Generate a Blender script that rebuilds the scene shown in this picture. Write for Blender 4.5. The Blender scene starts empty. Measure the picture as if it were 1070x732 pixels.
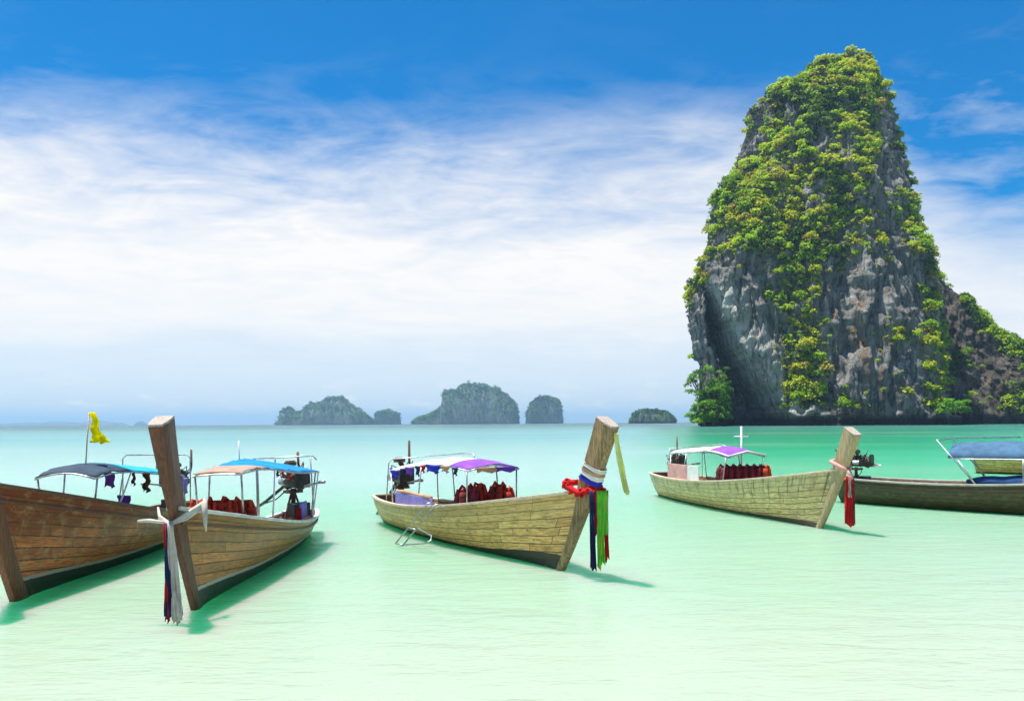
import bpy, math, random
import numpy as np
from mathutils import Vector, Matrix, noise as mnoise
random.seed(7)
RNG = np.random.default_rng(11)
C = bpy.context.scene.collection
SC = bpy.context.scene
R = math.radians

# ------------------------------------------------------------------ camera
F, H = 28.0 / 36.0 * 1070.0, 2.7
cam_d = bpy.data.cameras.new('camera'); cam = bpy.data.objects.new('camera', cam_d); C.objects.link(cam)
cam.location = (0, 0, H); cam.rotation_euler = (R(90), R(0.35), 0)
cam_d.lens = 28; cam_d.sensor_width = 36; cam_d.shift_y = 0.071
cam_d.clip_start = 0.1; cam_d.clip_end = 60000
SC.camera = cam

# ------------------------------------------------------------------ node helpers
class NT:
    def __init__(s, tree): s.t = tree; s.n = tree.nodes; s.l = tree.links
    def put(s, sock, v):
        if v is None: return
        if hasattr(v, 'is_output') or isinstance(v, bpy.types.NodeSocket): s.l.new(v, sock)
        else:
            if isinstance(v, (tuple, list)) and len(v) == 3 and sock.type == 'RGBA': v = (*v, 1)
            sock.default_value = v
    def node(s, typ, ins=None, **props):
        n = s.n.new(typ)
        for k, v in props.items(): setattr(n, k, v)
        for k, v in (ins or {}).items(): s.put(n.inputs[k], v)
        return n
    def math(s, op, a, b=None, c=None, clamp=False):
        n = s.n.new('ShaderNodeMath'); n.operation = op; n.use_clamp = clamp
        s.put(n.inputs[0], a); s.put(n.inputs[1], b); s.put(n.inputs[2], c); return n.outputs[0]
    def mix(s, f, a, b, mode='MIX'):
        n = s.n.new('ShaderNodeMix'); n.data_type = 'RGBA'; n.blend_type = mode; n.clamp_factor = True
        s.put(n.inputs[0], f); s.put(n.inputs[6], a); s.put(n.inputs[7], b); return n.outputs[2]
    def sstep(s, x, a, b, lo=0.0, hi=1.0):
        n = s.n.new('ShaderNodeMapRange'); n.interpolation_type = 'SMOOTHSTEP'
        s.put(n.inputs[0], x); s.put(n.inputs[1], a); s.put(n.inputs[2], b); s.put(n.inputs[3], lo); s.put(n.inputs[4], hi); return n.outputs[0]
    def lin(s, x, a, b, lo=0.0, hi=1.0):
        n = s.n.new('ShaderNodeMapRange')
        s.put(n.inputs[0], x); s.put(n.inputs[1], a); s.put(n.inputs[2], b); s.put(n.inputs[3], lo); s.put(n.inputs[4], hi); return n.outputs[0]
    def noise(s, vec, scale=1, detail=4, rough=.55, dist=0):
        n = s.node('ShaderNodeTexNoise', {'Vector': vec, 'Scale': scale, 'Detail': detail, 'Roughness': rough, 'Distortion': dist}); return n.outputs[0]
    def mapping(s, vec, scale=(1,1,1), loc=(0,0,0), rot=(0,0,0)):
        n = s.node('ShaderNodeMapping', {'Vector': vec, 'Scale': scale, 'Location': loc, 'Rotation': rot}); return n.outputs[0]
    def sep(s, v): return s.node('ShaderNodeSeparateXYZ', {0: v}).outputs
    def comb(s, x, y, z): return s.node('ShaderNodeCombineXYZ', {0: x, 1: y, 2: z}).outputs[0]
    def ramp(s, x, pts, interp='LINEAR'):
        n = s.n.new('ShaderNodeValToRGB'); cr = n.color_ramp; cr.interpolation = interp
        while len(cr.elements) < len(pts): cr.elements.new(0.5)
        for e, (p, c) in zip(cr.elements, pts):
            e.position = p; e.color = (c, c, c, 1) if isinstance(c, (int, float)) else (*c, 1)
        s.put(n.inputs[0], x); return n.outputs[0]
    def bump(s, h, strength=.3, dist=.05): return s.node('ShaderNodeBump', {'Height': h, 'Strength': strength, 'Distance': dist}).outputs[0]
    def obj(s): return s.n.new('ShaderNodeTexCoord').outputs['Object']

def new_mat(name):
    m = bpy.data.materials.new(name); m.use_nodes = True
    m.node_tree.nodes.clear(); nt = NT(m.node_tree)
    out = nt.n.new('ShaderNodeOutputMaterial'); return m, nt, out

# ------------------------------------------------------------------ sky, sun, exposure
SUN_TO = Vector((-0.21, 0.06, 0.975)).normalized()
EL = math.asin(SUN_TO.z); AZ = math.atan2(SUN_TO.x, SUN_TO.y)
w = bpy.data.worlds.new('World'); SC.world = w; w.use_nodes = True
w.node_tree.nodes.clear(); nt = NT(w.node_tree)
wo = nt.n.new('ShaderNodeOutputWorld')
sky = nt.node('ShaderNodeTexSky', sky_type='NISHITA', sun_disc=False)
sky.sun_elevation = EL; sky.sun_rotation = AZ; sky.air_density = 1.0; sky.dust_density = 0.6; sky.ozone_density = 1.5
gen = nt.n.new('ShaderNodeTexCoord').outputs['Generated']
dx, dy, dz = nt.sep(gen)
zc = nt.math('MAXIMUM', dz, 0.0)
den = nt.math('ADD', zc, 0.13)
cu = nt.math('DIVIDE', dx, den); cv = nt.math('DIVIDE', dy, den)
cp = nt.comb(cu, cv, 0.0)
n_big = nt.noise(nt.mapping(cp, scale=(.9, 1.3, 1), rot=(0, 0, R(-18)), loc=(3.1, 1.7, 0)), 1.15, 5, .55, .6)
n_str = nt.noise(nt.mapping(cp, scale=(1.25, 1.75, 1), rot=(0, 0, R(-40)), loc=(1.3, 4.2, 0)), 2.0, 9, .6, .9)
n_fin = nt.noise(nt.mapping(cp, scale=(1, 1.6, 1), loc=(7, 2, 0)), 6.0, 8, .65, .3)
side = nt.sstep(dx, 0.36, 0.52)                      # thinner cloud cover beyond the karst
zz = nt.math('ADD', zc, nt.math('MULTIPLY', side, 0.11))
zz = nt.math('ADD', zz, nt.math('MULTIPLY', nt.math('SUBTRACT', n_big, .5), .16))
base = nt.ramp(zz, [(0.0, .78), (.03, .70), (.085, .79), (.13, .97), (.20, .98), (.235, .84), (.28, .66), (.312, .40), (.345, .12), (.38, .0), (.55, .0), (1.0, .05)])
tex = nt.math('ADD', nt.math('MULTIPLY', nt.math('SUBTRACT', n_str, .5), 1.7), nt.math('MULTIPLY', nt.math('SUBTRACT', n_fin, .5), .85))
amp = nt.ramp(zc, [(0, .10), (.12, .12), (.2, .28), (.25, .60), (.32, .66), (.365, .26), (.42, .03), (.6, .03), (1, .3)])
dens = nt.math('ADD', base, nt.math('MULTIPLY', tex, amp), clamp=True)
# small cumulus low over the horizon
az = nt.math('ARCTAN2', dx, dy)
pu = nt.noise(nt.comb(nt.math('MULTIPLY', az, 9.0), nt.math('MULTIPLY', zc, 30.0), 0.0), 2.3, 6, .6, .2)
pband = nt.math('MULTIPLY', nt.sstep(zc, .006, .018), nt.sstep(zc, .075, .03))
puff = nt.math('MULTIPLY', nt.sstep(pu, .50, .62), pband)
dens = nt.math('MAXIMUM', dens, nt.math('MULTIPLY', puff, .92))
tint = nt.mix(1.0, sky.outputs[0], (0.0, 0.56, 0.98), 'MULTIPLY')
tint = nt.mix(nt.sstep(zc, 0.16, 0.0), tint, nt.mix(1.0, sky.outputs[0], (.90, .95, 1.0), 'MULTIPLY'))
bg1 = nt.node('ShaderNodeBackground', {'Color': tint, 'Strength': 0.085})
ccol = nt.mix(nt.sstep(zc, .13, .02), (1.0, .975, .945), (.86, .92, 1.0))
ccol = nt.mix(puff, ccol, (1.0, .985, .97))
bg2 = nt.node('ShaderNodeBackground', {'Color': ccol, 'Strength': 0.60})
wm = nt.node('ShaderNodeMixShader', {0: dens, 1: bg1.outputs[0], 2: bg2.outputs[0]})
nt.l.new(wm.outputs[0], wo.inputs[0])

sd = bpy.data.lights.new('sun', 'SUN'); sun = bpy.data.objects.new('sun', sd); C.objects.link(sun)
sd.energy = 5.0; sd.angle = R(0.53); sd.color = (1.0, .955, .87)
sun.rotation_euler = SUN_TO.to_track_quat('Z', 'Y').to_euler()
SC.view_settings.view_transform = 'Standard'; SC.view_settings.look = 'None'
SC.view_settings.exposure = 0.8; SC.view_settings.gamma = 1.0; SC.view_settings.use_curve_mapping = False
SC.cycles.max_bounces = 8; SC.cycles.transparent_max_bounces = 12; SC.cycles.volume_bounces = 0

# ------------------------------------------------------------------ mesh helpers
class MB:
    def __init__(s): s.v = []; s.f = []; s.uv = []
    def add(s, vs, fs, uv=None):
        o = len(s.v); s.v += [tuple(v) for v in vs]; s.f += [tuple(i + o for i in f) for f in fs]
        s.uv += uv if uv else [(0, 0)] * len(vs)
    def box(s, c, size, M=None):
        x, y, z = [k / 2 for k in size]
        vs = [Vector((a * x, b * y, d * z)) for a in (-1, 1) for b in (-1, 1) for d in (-1, 1)]
        if M is not None: vs = [M @ v for v in vs]
        c = Vector(c); vs = [v + c for v in vs]
        s.add(vs, [(0, 1, 3, 2), (4, 6, 7, 5), (0, 4, 5, 1), (2, 3, 7, 6), (0, 2, 6, 4), (1, 5, 7, 3)])
    def tube(s, pts, r, n=8, cap=True, closed=False):
        pts = [Vector(p) for p in pts]; m = len(pts); rings = []
        up = Vector((0, 0, 1))
        for i, p in enumerate(pts):
            if closed: d = pts[(i + 1) % m] - pts[i - 1]
            else: d = pts[min(i + 1, m - 1)] - pts[max(i - 1, 0)]
            d.normalize()
            a = d.cross(up if abs(d.z) < .95 else Vector((1, 0, 0))).normalized(); b = d.cross(a).normalized()
            rr = r[i] if isinstance(r, (list, tuple)) else r
            rings.append([p + (a * math.cos(2 * math.pi * k / n) + b * math.sin(2 * math.pi * k / n)) * rr for k in range(n)])
        s.loft(rings, cap and not closed, closed)
    def loft(s, rings, cap=True, loop=False):
        n = len(rings[0]); m = len(rings); vs = [v for r_ in rings for v in r_]; fs = []
        for i in range(m if loop else m - 1):
            j = (i + 1) % m
            for k in range(n):
                k2 = (k + 1) % n; fs.append((i * n + k, i * n + k2, j * n + k2, j * n + k))
        if cap: fs.append(tuple(range(n))[::-1]); fs.append(tuple((m - 1) * n + k for k in range(n)))
        s.add(vs, fs)
    def disc(s, c, axis, r, h, n=16):
        c = Vector(c); a = Vector(axis).normalized(); s.tube([c - a * h / 2, c + a * h / 2], r, n)
    def sheet(s, grid, th=0.012):
        """grid of points -> solid thin sheet (real thickness)"""
        m, n = len(grid), len(grid[0]); top = [Vector(p) for r_ in grid for p in r_]
        nor = [Vector() for _ in top]
        for i in range(m):
            for j in range(n):
                a = top[min(i + 1, m - 1) * n + j] - top[max(i - 1, 0) * n + j]; b = top[i * n + min(j + 1, n - 1)] - top[i * n + max(j - 1, 0)]
                nor[i * n + j] = a.cross(b).normalized()
        vs = [p + q * th / 2 for p, q in zip(top, nor)] + [p - q * th / 2 for p, q in zip(top, nor)]; o = m * n; fs = []
        for i in range(m - 1):
            for j in range(n - 1):
                a, b, c_, d = i * n + j, i * n + j + 1, (i + 1) * n + j + 1, (i + 1) * n + j
                fs += [(a, d, c_, b), (o + a, o + b, o + c_, o + d)]
        for i in range(m - 1):
            for j in (0, n - 1):
                a, b = i * n + j, (i + 1) * n + j; q = (a, b, o + b, o + a); fs.append(q if j else q[::-1])
        for j in range(n - 1):
            for i in (0, m - 1):
                a, b = i * n + j, i * n + j + 1; q = (a, b, o + b, o + a); fs.append(q[::-1] if i else q)
        s.add(vs, fs)
    def build(s, name, mat, parent=None, smooth=False, bevel=0, loc=None):
        me = bpy.data.meshes.new(name)
        vs = s.v if loc is None else [(a - loc[0], b - loc[1], c - loc[2]) for a, b, c in s.v]
        me.from_pydata(vs, [], s.f)
        if any(u != (0, 0) for u in s.uv):
            ul = me.uv_layers.new(name='UVMap')
            for lp in me.loops: ul.data[lp.index].uv = s.uv[lp.vertex_index]
        me.materials.append(mat); me.validate(); me.update()
        if smooth: me.polygons.foreach_set('use_smooth', [True] * len(me.polygons))
        o = bpy.data.objects.new(name, me); C.objects.link(o)
        if parent is not None: o.parent = parent
        if loc is not None: o.location = loc
        if bevel:
            b = o.modifiers.new('bevel', 'BEVEL'); b.width = bevel; b.segments = 2; b.limit_method = 'ANGLE'
        return o

def tag(o, label=None, cat=None, group=None, kind=None):
    if label: o['label'] = label
    if cat: o['category'] = cat
    if group: o['group'] = group
    if kind: o['kind'] = kind
    return o
def empty(name, M=None, loc=None):
    o = bpy.data.objects.new(name, None); C.objects.link(o); o.empty_display_size = .3
    if M is not None: o.matrix_world = M
    if loc is not None: o.location = loc
    return o

# ------------------------------------------------------------------ materials
def simple(name, col, rough=.7, metal=0, var=.25, scale=6, bump=.15, spec=.5, trans=0):
    m, nt, out = new_mat(name); o = nt.obj()
    n = nt.noise(o, scale, 6, .6); n2 = nt.noise(o, scale * 7, 4, .6)
    dark = tuple(c * (1 - var) for c in col); lite = tuple(min(1, c * (1 + var * .6)) for c in col)
    c = nt.mix(nt.sstep(n, .3, .7), dark, lite)
    p = nt.node('ShaderNodeBsdfPrincipled', {'Base Color': c, 'Roughness': rough, 'Metallic': metal, 'Specular IOR Level': spec,
                'Normal': nt.bump(nt.math('ADD', n, nt.math('MULTIPLY', n2, .3)), bump, .03)})
    sh = p.outputs[0]
    if trans:
        t = nt.node('ShaderNodeBsdfTranslucent', {'Color': c}); sh = nt.node('ShaderNodeMixShader', {0: trans, 1: sh, 2: t.outputs[0]}).outputs[0]
    nt.l.new(sh, out.inputs[0]); return m

def wood(name, c1, c2, rough=.65, scale=1.0, dirs=(1, 14, 14)):
    m, nt, out = new_mat(name); o = nt.obj()
    g = nt.noise(nt.mapping(o, scale=dirs), 3 * scale, 7, .6, .4); st = nt.noise(o, 1.7, 5, .6)
    c = nt.mix(nt.sstep(g, .3, .7), c1, c2); c = nt.mix(nt.math('MULTIPLY', nt.sstep(st, .5, .75), .5), c, tuple(k * .4 for k in c1))
    p = nt.node('ShaderNodeBsdfPrincipled', {'Base Color': c, 'Roughness': rough, 'Normal': nt.bump(g, .35, .02)})
    nt.l.new(p.outputs[0], out.inputs[0]); return m

def hull_mat(name, c1, c2, seam, top, stain, band, band_z=.16, stripe=None, top_amt=.6, stain_amt=.5, gloss=.5, drips=0.0, bow=0.3):
    """weathered planks that run with the sheer: UV u = metres along, v = metres up the side"""
    m, nt, out = new_mat(name)
    uv = nt.n.new('ShaderNodeUVMap').outputs[0]; o = nt.obj()
    wob = nt.noise(o, .8, 2, .5)
    uvd = nt.node('ShaderNodeVectorMath', {0: uv, 1: nt.comb(nt.math('MULTIPLY', wob, .15), nt.math('MULTIPLY', wob, .05), 0.0)}, operation='ADD').outputs[0]
    br = nt.node('ShaderNodeTexBrick', {'Vector': uvd, 'Color1': c1, 'Color2': c2, 'Mortar': seam, 'Scale': 1.0, 'Mortar Size': .0065,
                 'Mortar Smooth': .35, 'Bias': -.1, 'Brick Width': 1.37, 'Row Height': .112}, offset=.41, offset_frequency=2, squash=.8, squash_frequency=3)
    grain = nt.noise(nt.mapping(uv, scale=(2.2, 30, 1)), 2.0, 8, .65, .6)
    big = nt.noise(o, 1.1, 6, .6, .5); mid = nt.noise(nt.mapping(o, scale=(1, 1, 1.6)), 4.2, 6, .65, .3); spots = nt.noise(uv, 7.5, 5, .6)
    c = nt.mix(nt.sstep(grain, .3, .7), nt.mix(1.0, br.outputs[0], (.42, .37, .30), 'MULTIPLY'), nt.mix(1.0, br.outputs[0], (1.4, 1.32, 1.15), 'MULTIPLY'))
    u, v, _ = nt.sep(uv)
    tv = nt.sstep(nt.math('ADD', v, nt.math('MULTIPLY', nt.math('SUBTRACT', big, .5), .9)), .62, 1.05)
    c = nt.mix(nt.math('MULTIPLY', tv, top_amt), c, nt.mix(grain, tuple(k * .55 for k in top), top))
    c = nt.mix(nt.math('MULTIPLY', nt.sstep(mid, .48, .72), stain_amt), c, stain)
    c = nt.mix(nt.math('MULTIPLY', nt.sstep(spots, .62, .70), .8), c, tuple(k * .35 for k in stain))
    if drips:
        dr = nt.noise(nt.mapping(uv, scale=(9, .9, 1)), 1.6, 5, .6); dm = nt.math('MULTIPLY', nt.sstep(dr, .52, .68), nt.sstep(v, .45, 1.0))
        c = nt.mix(nt.math('MULTIPLY', dm, drips), c, tuple(k * .3 for k in stain))
    _, _, oz = nt.sep(o)
    ox = nt.sep(o)[0]
    zed = nt.math('SUBTRACT', nt.math('ADD', oz, nt.math('MULTIPLY', nt.math('SUBTRACT', mid, .5), .05)), nt.math('MULTIPLY', nt.sstep(ox, 1.0, 4.2), bow * .35))
    if stripe is not None:
        c = nt.mix(nt.sstep(zed, band_z + .062, band_z + .05), c, stripe)
    c = nt.mix(nt.sstep(zed, band_z + .008, band_z - .008), c, nt.mix(mid, tuple(k * .5 for k in band), band))
    hgt = nt.math('ADD', nt.math('MULTIPLY', br.outputs[1], -1.0), nt.math('MULTIPLY', grain, .35))
    p = nt.node('ShaderNodeBsdfPrincipled', {'Base Color': c, 'Roughness': nt.lin(grain, 0, 1, gloss - .18, gloss + .18), 'Normal': nt.bump(hgt, .6, .02)})
    nt.l.new(p.outputs[0], out.inputs[0]); return m

M = {}
M['hull1'] = hull_mat('hull_reddish', (.60, .175, .032), (.33, .080, .015), (.022, .010, .006), (.22, .045, .010), (.50, .33, .13), (.030, .026, .018), .17, (.42, .37, .28), .85, .6, .38)
M['hull2'] = hull_mat('hull_olive', (.54, .215, .038), (.31, .125, .022), (.035, .02, .008), (.20, .12, .04), (.60, .19, .025), (.035, .033, .02), .15, (.50, .46, .34), .5, .55, .36)
M['hull3'] = hull_mat('hull_tan', (.88, .57, .21), (.58, .32, .10), (.10, .06, .025), (.62, .46, .19), (.30, .15, .04), (.05, .04, .025), .07, None, .45, .65, .5, bow=.6)
M['hull4'] = hull_mat('hull_cream', (.86, .65, .32), (.68, .48, .22), (.09, .065, .035), (.70, .58, .30), (.24, .19, .09), (.16, .09, .06), .06, None, .5, .55, .5, drips=.9, bow=.2)
M['hull5'] = hull_mat('hull_dark', (.10, .078, .036), (.06, .046, .022), (.015, .011, .007), (.075, .054, .03), (.16, .145, .07), (.035, .026, .015), .05, None, .5, .5, .5)
M['stem1'] = wood('stem_redwood', (.10, .030, .010), (.25, .085, .028), .45, 1, (10, 10, 1.2))
M['stem2'] = wood('stem_mahogany', (.055, .016, .008), (.16, .045, .016), .4, 1, (10, 10, 1.2))
M['stem3'] = wood('stem_weathered', (.13, .075, .028), (.42, .29, .13), .65, 1, (10, 10, 1.2))
M['stem4'] = wood('stem_tan', (.30, .21, .10), (.50, .38, .20), .65, 1, (10, 10, 1.2))
M['pale'] = wood('pale_cut_wood', (.24, .19, .15), (.46, .39, .33), .8)
M['deck'] = wood('deck_wood', (.34, .22, .12), (.56, .42, .27), .7)
M['inner'] = wood('inner_hull_wood', (.16, .085, .045), (.32, .18, .10), .7)
M['rail_dark'] = wood('rail_dark_wood', (.10, .045, .022), (.20, .09, .045), .5)
M['rail_tan'] = wood('rail_tan_wood', (.46, .36, .24), (.66, .56, .42), .6)
M['rail_white'] = simple('rail_white_paint', (.72, .68, .62), .5, 0, .3, 3)
M['rail_grey'] = wood('rail_grey_wood', (.34, .31, .27), (.56, .52, .46), .6)
M['metal'] = simple('dull_steel', (.42, .43, .43), .4, .8, .35, 9)
M['engine'] = simple('engine_iron', (.045, .042, .042), .5, .4, .5, 7)
M['engine2'] = simple('engine_rusty', (.14, .075, .05), .7, .2, .5, 9)
M['rubber'] = simple('black_rubber', (.02, .02, .022), .6)
M['white_pipe'] = simple('white_painted_pipe', (.78, .77, .74), .4, 0, .15)
def cloth(n, c, tr=.22, var=.22): return simple(n, c, .85, 0, var, 3.5, .35, .2, tr)
M['white'] = cloth('white_cloth', (.80, .79, .76), .18, .1); M['sash_white'] = cloth('greyed_white_cloth', (.58, .54, .47), .15, .3); M['blue'] = cloth('azure_tarp', (.015, .27, .66)); M['aqua'] = cloth('aqua_tarp', (.03, .46, .70))
M['navy'] = cloth('navy_cloth', (.02, .03, .10)); M['royal'] = cloth('royal_blue_cloth', (.03, .04, .50)); M['purple'] = cloth('purple_cloth', (.16, .055, .42))
M['lilac'] = cloth('lilac_cloth', (.34, .29, .68)); M['red'] = cloth('red_cloth', (.60, .018, .02)); M['maroon'] = cloth('maroon_vest', (.30, .04, .05), .15, .6)
M['vest'] = cloth('red_vest', (.55, .06, .03), .15, .6); M['orange'] = cloth('orange_vest', (.62, .10, .03)); M['green'] = cloth('lime_cloth', (.16, .62, .05))
M['yellow'] = cloth('yellow_cloth', (.95, .86, .0), .45, .05); M['pink'] = cloth('pink_cloth', (.72, .40, .36)); M['brown'] = cloth('brown_cloth', (.11, .05, .03))
M['slate'] = cloth('slate_blue_tarp', (.085, .18, .30)); M['denim'] = cloth('denim_blue_tarp', (.03, .085, .23)); M['dusky'] = cloth('dark_slate_cloth', (.06, .09, .13))
M['lemon'] = cloth('pale_lemon_cloth', (.72, .78, .26)); M['sand_cloth'] = cloth('peach_cloth', (.62, .38, .22)); M['violet'] = cloth('violet_cloth', (.30, .10, .58))
M['salmon'] = cloth('salmon_roof', (.50, .34, .26)); M['cushion'] = cloth('cream_cushion', (.74, .66, .52), 0)

# ------------------------------------------------------------------ sea
def sea_mat():
    m, nt, out = new_mat('tropical_sea'); o = nt.obj()
    x, y, _ = nt.sep(o)
    wob = nt.noise(nt.mapping(o, scale=(.05, .11, 1)), 1.0, 4, .55); wob2 = nt.noise(nt.mapping(o, scale=(.012, .03, 1)), 1.0, 4, .55)
    # depth of the sandy bottom: beach shelf near the viewer, deeper bay under the karst
    yy = nt.math('ADD', y, nt.math('MULTIPLY', x, -.22))
    yy = nt.math('ADD', yy, nt.math('MULTIPLY', nt.math('SUBTRACT', wob, .5), nt.math('ADD', 5.0, nt.math('MULTIPLY', y, .35))))
    ly = nt.math('LOGARITHM', nt.math('MAXIMUM', yy, 2.0), 10.0)
    sh = nt.ramp(nt.lin(ly, .6, 3.4), [(0.0, (.335, .375, .300)), (.12, (.312, .378, .285)), (.21, (.240, .375, .258)), (.29, (.140, .355, .215)), (.37, (.045, .32, .175)),
                 (.47, (.004, .225, .105)), (.58, (.005, .165, .085)), (.72, (.004, .110, .090)), (1.0, (.004, .050, .080))])
    pale = nt.math('MULTIPLY', nt.sstep(wob2, .45, .68), .35)
    sh = nt.mix(pale, sh, nt.mix(.6, sh, (.30, .38, .27)))
    # pale sky reflection on the left water, painted into the sea colour
    sheen_edge = nt.math('SUBTRACT', nt.math('ADD', x, nt.math('MULTIPLY', nt.math('SUBTRACT', wob2, .5), 22.0)), nt.math('MULTIPLY', y, .17))   # edge of the painted sky reflection
    left = nt.math('MULTIPLY', nt.sstep(sheen_edge, 9.0, -5.0), nt.math('MULTIPLY', nt.sstep(y, 700.0, 90.0), nt.sstep(y, 16.0, 40.0)))
    sh = nt.mix(nt.math('MULTIPLY', left, .75), sh, nt.mix(nt.sstep(y, 25.0, 160.0), (.29, .385, .375), (.115, .27, .31)))
    # ripples
    p1 = nt.noise(nt.mapping(o, scale=(.55, 1.5, 1), rot=(0, 0, R(8))), 1.6, 4, .55, .4)
    p2 = nt.noise(nt.mapping(o, scale=(.8, 2.4, 1), rot=(0, 0, R(-11))), 5.0, 3, .5, .3)
    p3 = nt.noise(nt.mapping(o, scale=(.10, .35, 1)), 1.0, 3, .5, .3)
    hgt = nt.math('ADD', nt.math('ADD', p1, nt.math('MULTIPLY', p2, .28)), nt.math('MULTIPLY', p3, 2.0))
    fall = nt.sstep(y, 400.0, 10.0, .25, 1.0)
    bmp = nt.node('ShaderNodeBump', {'Height': hgt, 'Strength': nt.math('MULTIPLY', fall, .5), 'Distance': .12}).outputs[0]
    sss = nt.node('ShaderNodeSubsurfaceScattering', {'Color': sh, 'Scale': SSS_SCALE, 'Radius': (.16, 1.0, .38), 'Normal': bmp}, falloff='BURLEY')
    dif = nt.node('ShaderNodeBsdfDiffuse', {'Color': sh, 'Normal': bmp})
    body = nt.node('ShaderNodeMixShader', {0: SSS_W, 1: dif.outputs[0], 2: sss.outputs[0]})
    gl = nt.node('ShaderNodeBsdfGlossy', {'Color': (1, 1, 1), 'Roughness': .2, 'Normal': bmp})
    fr = nt.node('ShaderNodeFresnel', {'IOR': 1.33, 'Normal': bmp}).outputs[0]
    fac = nt.math('MINIMUM', nt.math('MULTIPLY', fr, .44), .32)
    mixed = nt.node('ShaderNodeMixShader', {0: fac, 1: body.outputs[0], 2: gl.outputs[0]})
    nt.l.new(mixed.outputs[0], out.inputs[0]); return m
SSS_SCALE, SSS_W = 1.6, 1.0
mb = MB()
ys = [-60, -10, 0, 5, 10, 15, 20, 30, 45, 80, 150, 300, 600, 1200, 2500, 5000, 10000, 20000, 30000]; xs = [-30000, -6000, -2000, -600, -200, -60, -20, 0, 20, 60, 200, 600, 2000, 6000, 30000]
mb.add([(x, y, 0) for y in ys for x in xs], [(j * len(xs) + i, j * len(xs) + i + 1, (j + 1) * len(xs) + i + 1, (j + 1) * len(xs) + i) for j in range(len(ys) - 1) for i in range(len(xs) - 1)])
tag(mb.build('sea', sea_mat()), kind='structure', label='shallow turquoise sea over pale sand', cat='sea')

# ------------------------------------------------------------------ haze
hm, nt, out = new_mat('sea_air')
pv = nt.node('ShaderNodeVolumePrincipled', {'Color': (.44, .74, 1.0, 1), 'Density': 8.0e-5, 'Anisotropy': .2})
nt.l.new(pv.outputs[0], out.inputs['Volume'])
mb = MB(); mb.box((0, 14900, 159), (60400, 30600, 320)); hz = mb.build('haze', hm); tag(hz, kind='stuff', label='thin bluish sea haze', cat='haze')

# ------------------------------------------------------------------ rock and foliage
def rock_mat(name, green=0.0, shade=(1, 1, 1)):
    m, nt, out = new_mat(name); o = nt.obj()
    st = nt.noise(nt.mapping(o, scale=(.16, .16, .022)), 1.0, 7, .62, .6); st2 = nt.noise(nt.mapping(o, scale=(.42, .42, .05)), 1.0, 6, .6, .4)
    bl = nt.noise(o, .035, 6, .6); fine = nt.noise(o, .45, 7, .7)
    st3 = nt.noise(nt.mapping(o, scale=(1.3, 1.3, .16)), 1.0, 6, .65, .4)
    c = nt.ramp(st, [(.25, (.022, .021, .020)), (.40, (.11, .106, .097)), (.52, (.24, .225, .20)), (.68, (.46, .43, .38))])
    c = nt.mix(nt.math('MULTIPLY', nt.sstep(st2, .53, .62), .9), c, (.016, .017, .02))
    c = nt.mix(nt.math('MULTIPLY', nt.sstep(st3, .5, .66), .6), c, nt.mix(fine, (.12, .12, .115), (.42, .40, .37)))
    zz = nt.sep(o)[2]
    slab = nt.node('ShaderNodeAttribute', attribute_name='slab').outputs['Fac']; rust = nt.node('ShaderNodeAttribute', attribute_name='rust').outputs['Fac']
    c = nt.mix(nt.math('MULTIPLY', slab, .85), c, nt.mix(nt.sstep(st2, .46, .66), (.58, .57, .50), (.17, .18, .16)))
    orn = nt.noise(nt.mapping(o, scale=(.12, .12, .022), loc=(5, 3, 1)), 1.0, 6, .65, .3)
    c = nt.mix(nt.math('MULTIPLY', nt.sstep(nt.math('ADD', orn, nt.math('MULTIPLY', rust, .12)), .60, .68), nt.math('ADD', .08, nt.math('MULTIPLY', rust, .75))), c, nt.mix(fine, (.22, .075, .015), (.40, .19, .05)))
    c = nt.mix(nt.math('MULTIPLY', nt.sstep(bl, .5, .7), .30), c, (.13, .14, .12))
    if green: c = nt.mix(nt.math('MULTIPLY', nt.sstep(nt.noise(o, .02, 6, .65), .45, .58), green), c, nt.mix(fine, (.03, .075, .015), (.10, .18, .03)))
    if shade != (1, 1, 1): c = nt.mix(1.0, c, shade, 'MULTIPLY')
    c = nt.mix(nt.sstep(zz, 9., 3.), c, (.014, .015, .016))
    p = nt.node('ShaderNodeBsdfPrincipled', {'Base Color': c, 'Roughness': .9, 'Normal': nt.bump(nt.math('ADD', nt.math('ADD', fine, nt.math('MULTIPLY', st2, 1.2)), nt.math('MULTIPLY', st3, .6)), 1.0, 2.4)})
    nt.l.new(p.outputs[0], out.inputs[0]); return m
def leaf_mat(name, cols):
    m, nt, out = new_mat(name)
    a = nt.node('ShaderNodeAttribute', attribute_name='tint').outputs['Fac']
    c = nt.ramp(a, [(i / (len(cols) - 1), k) for i, k in enumerate(cols)])
    d = nt.node('ShaderNodeBsdfPrincipled', {'Base Color': c, 'Roughness': .55, 'Specular IOR Level': .25})
    t = nt.node('ShaderNodeBsdfTranslucent', {'Color': nt.mix(1.0, c, (1.3, 1.25, .5), 'MULTIPLY')})
    s = nt.node('ShaderNodeMixShader', {0: .38, 1: d.outputs[0], 2: t.outputs[0]}); nt.l.new(s.outputs[0], out.inputs[0]); return m
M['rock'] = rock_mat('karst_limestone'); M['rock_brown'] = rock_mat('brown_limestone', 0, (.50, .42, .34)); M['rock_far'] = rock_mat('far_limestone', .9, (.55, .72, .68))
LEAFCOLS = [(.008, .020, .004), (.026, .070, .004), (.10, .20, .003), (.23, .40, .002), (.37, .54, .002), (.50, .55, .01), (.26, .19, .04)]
M['leaf'] = leaf_mat('cliff_leaves', LEAFCOLS)
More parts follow.
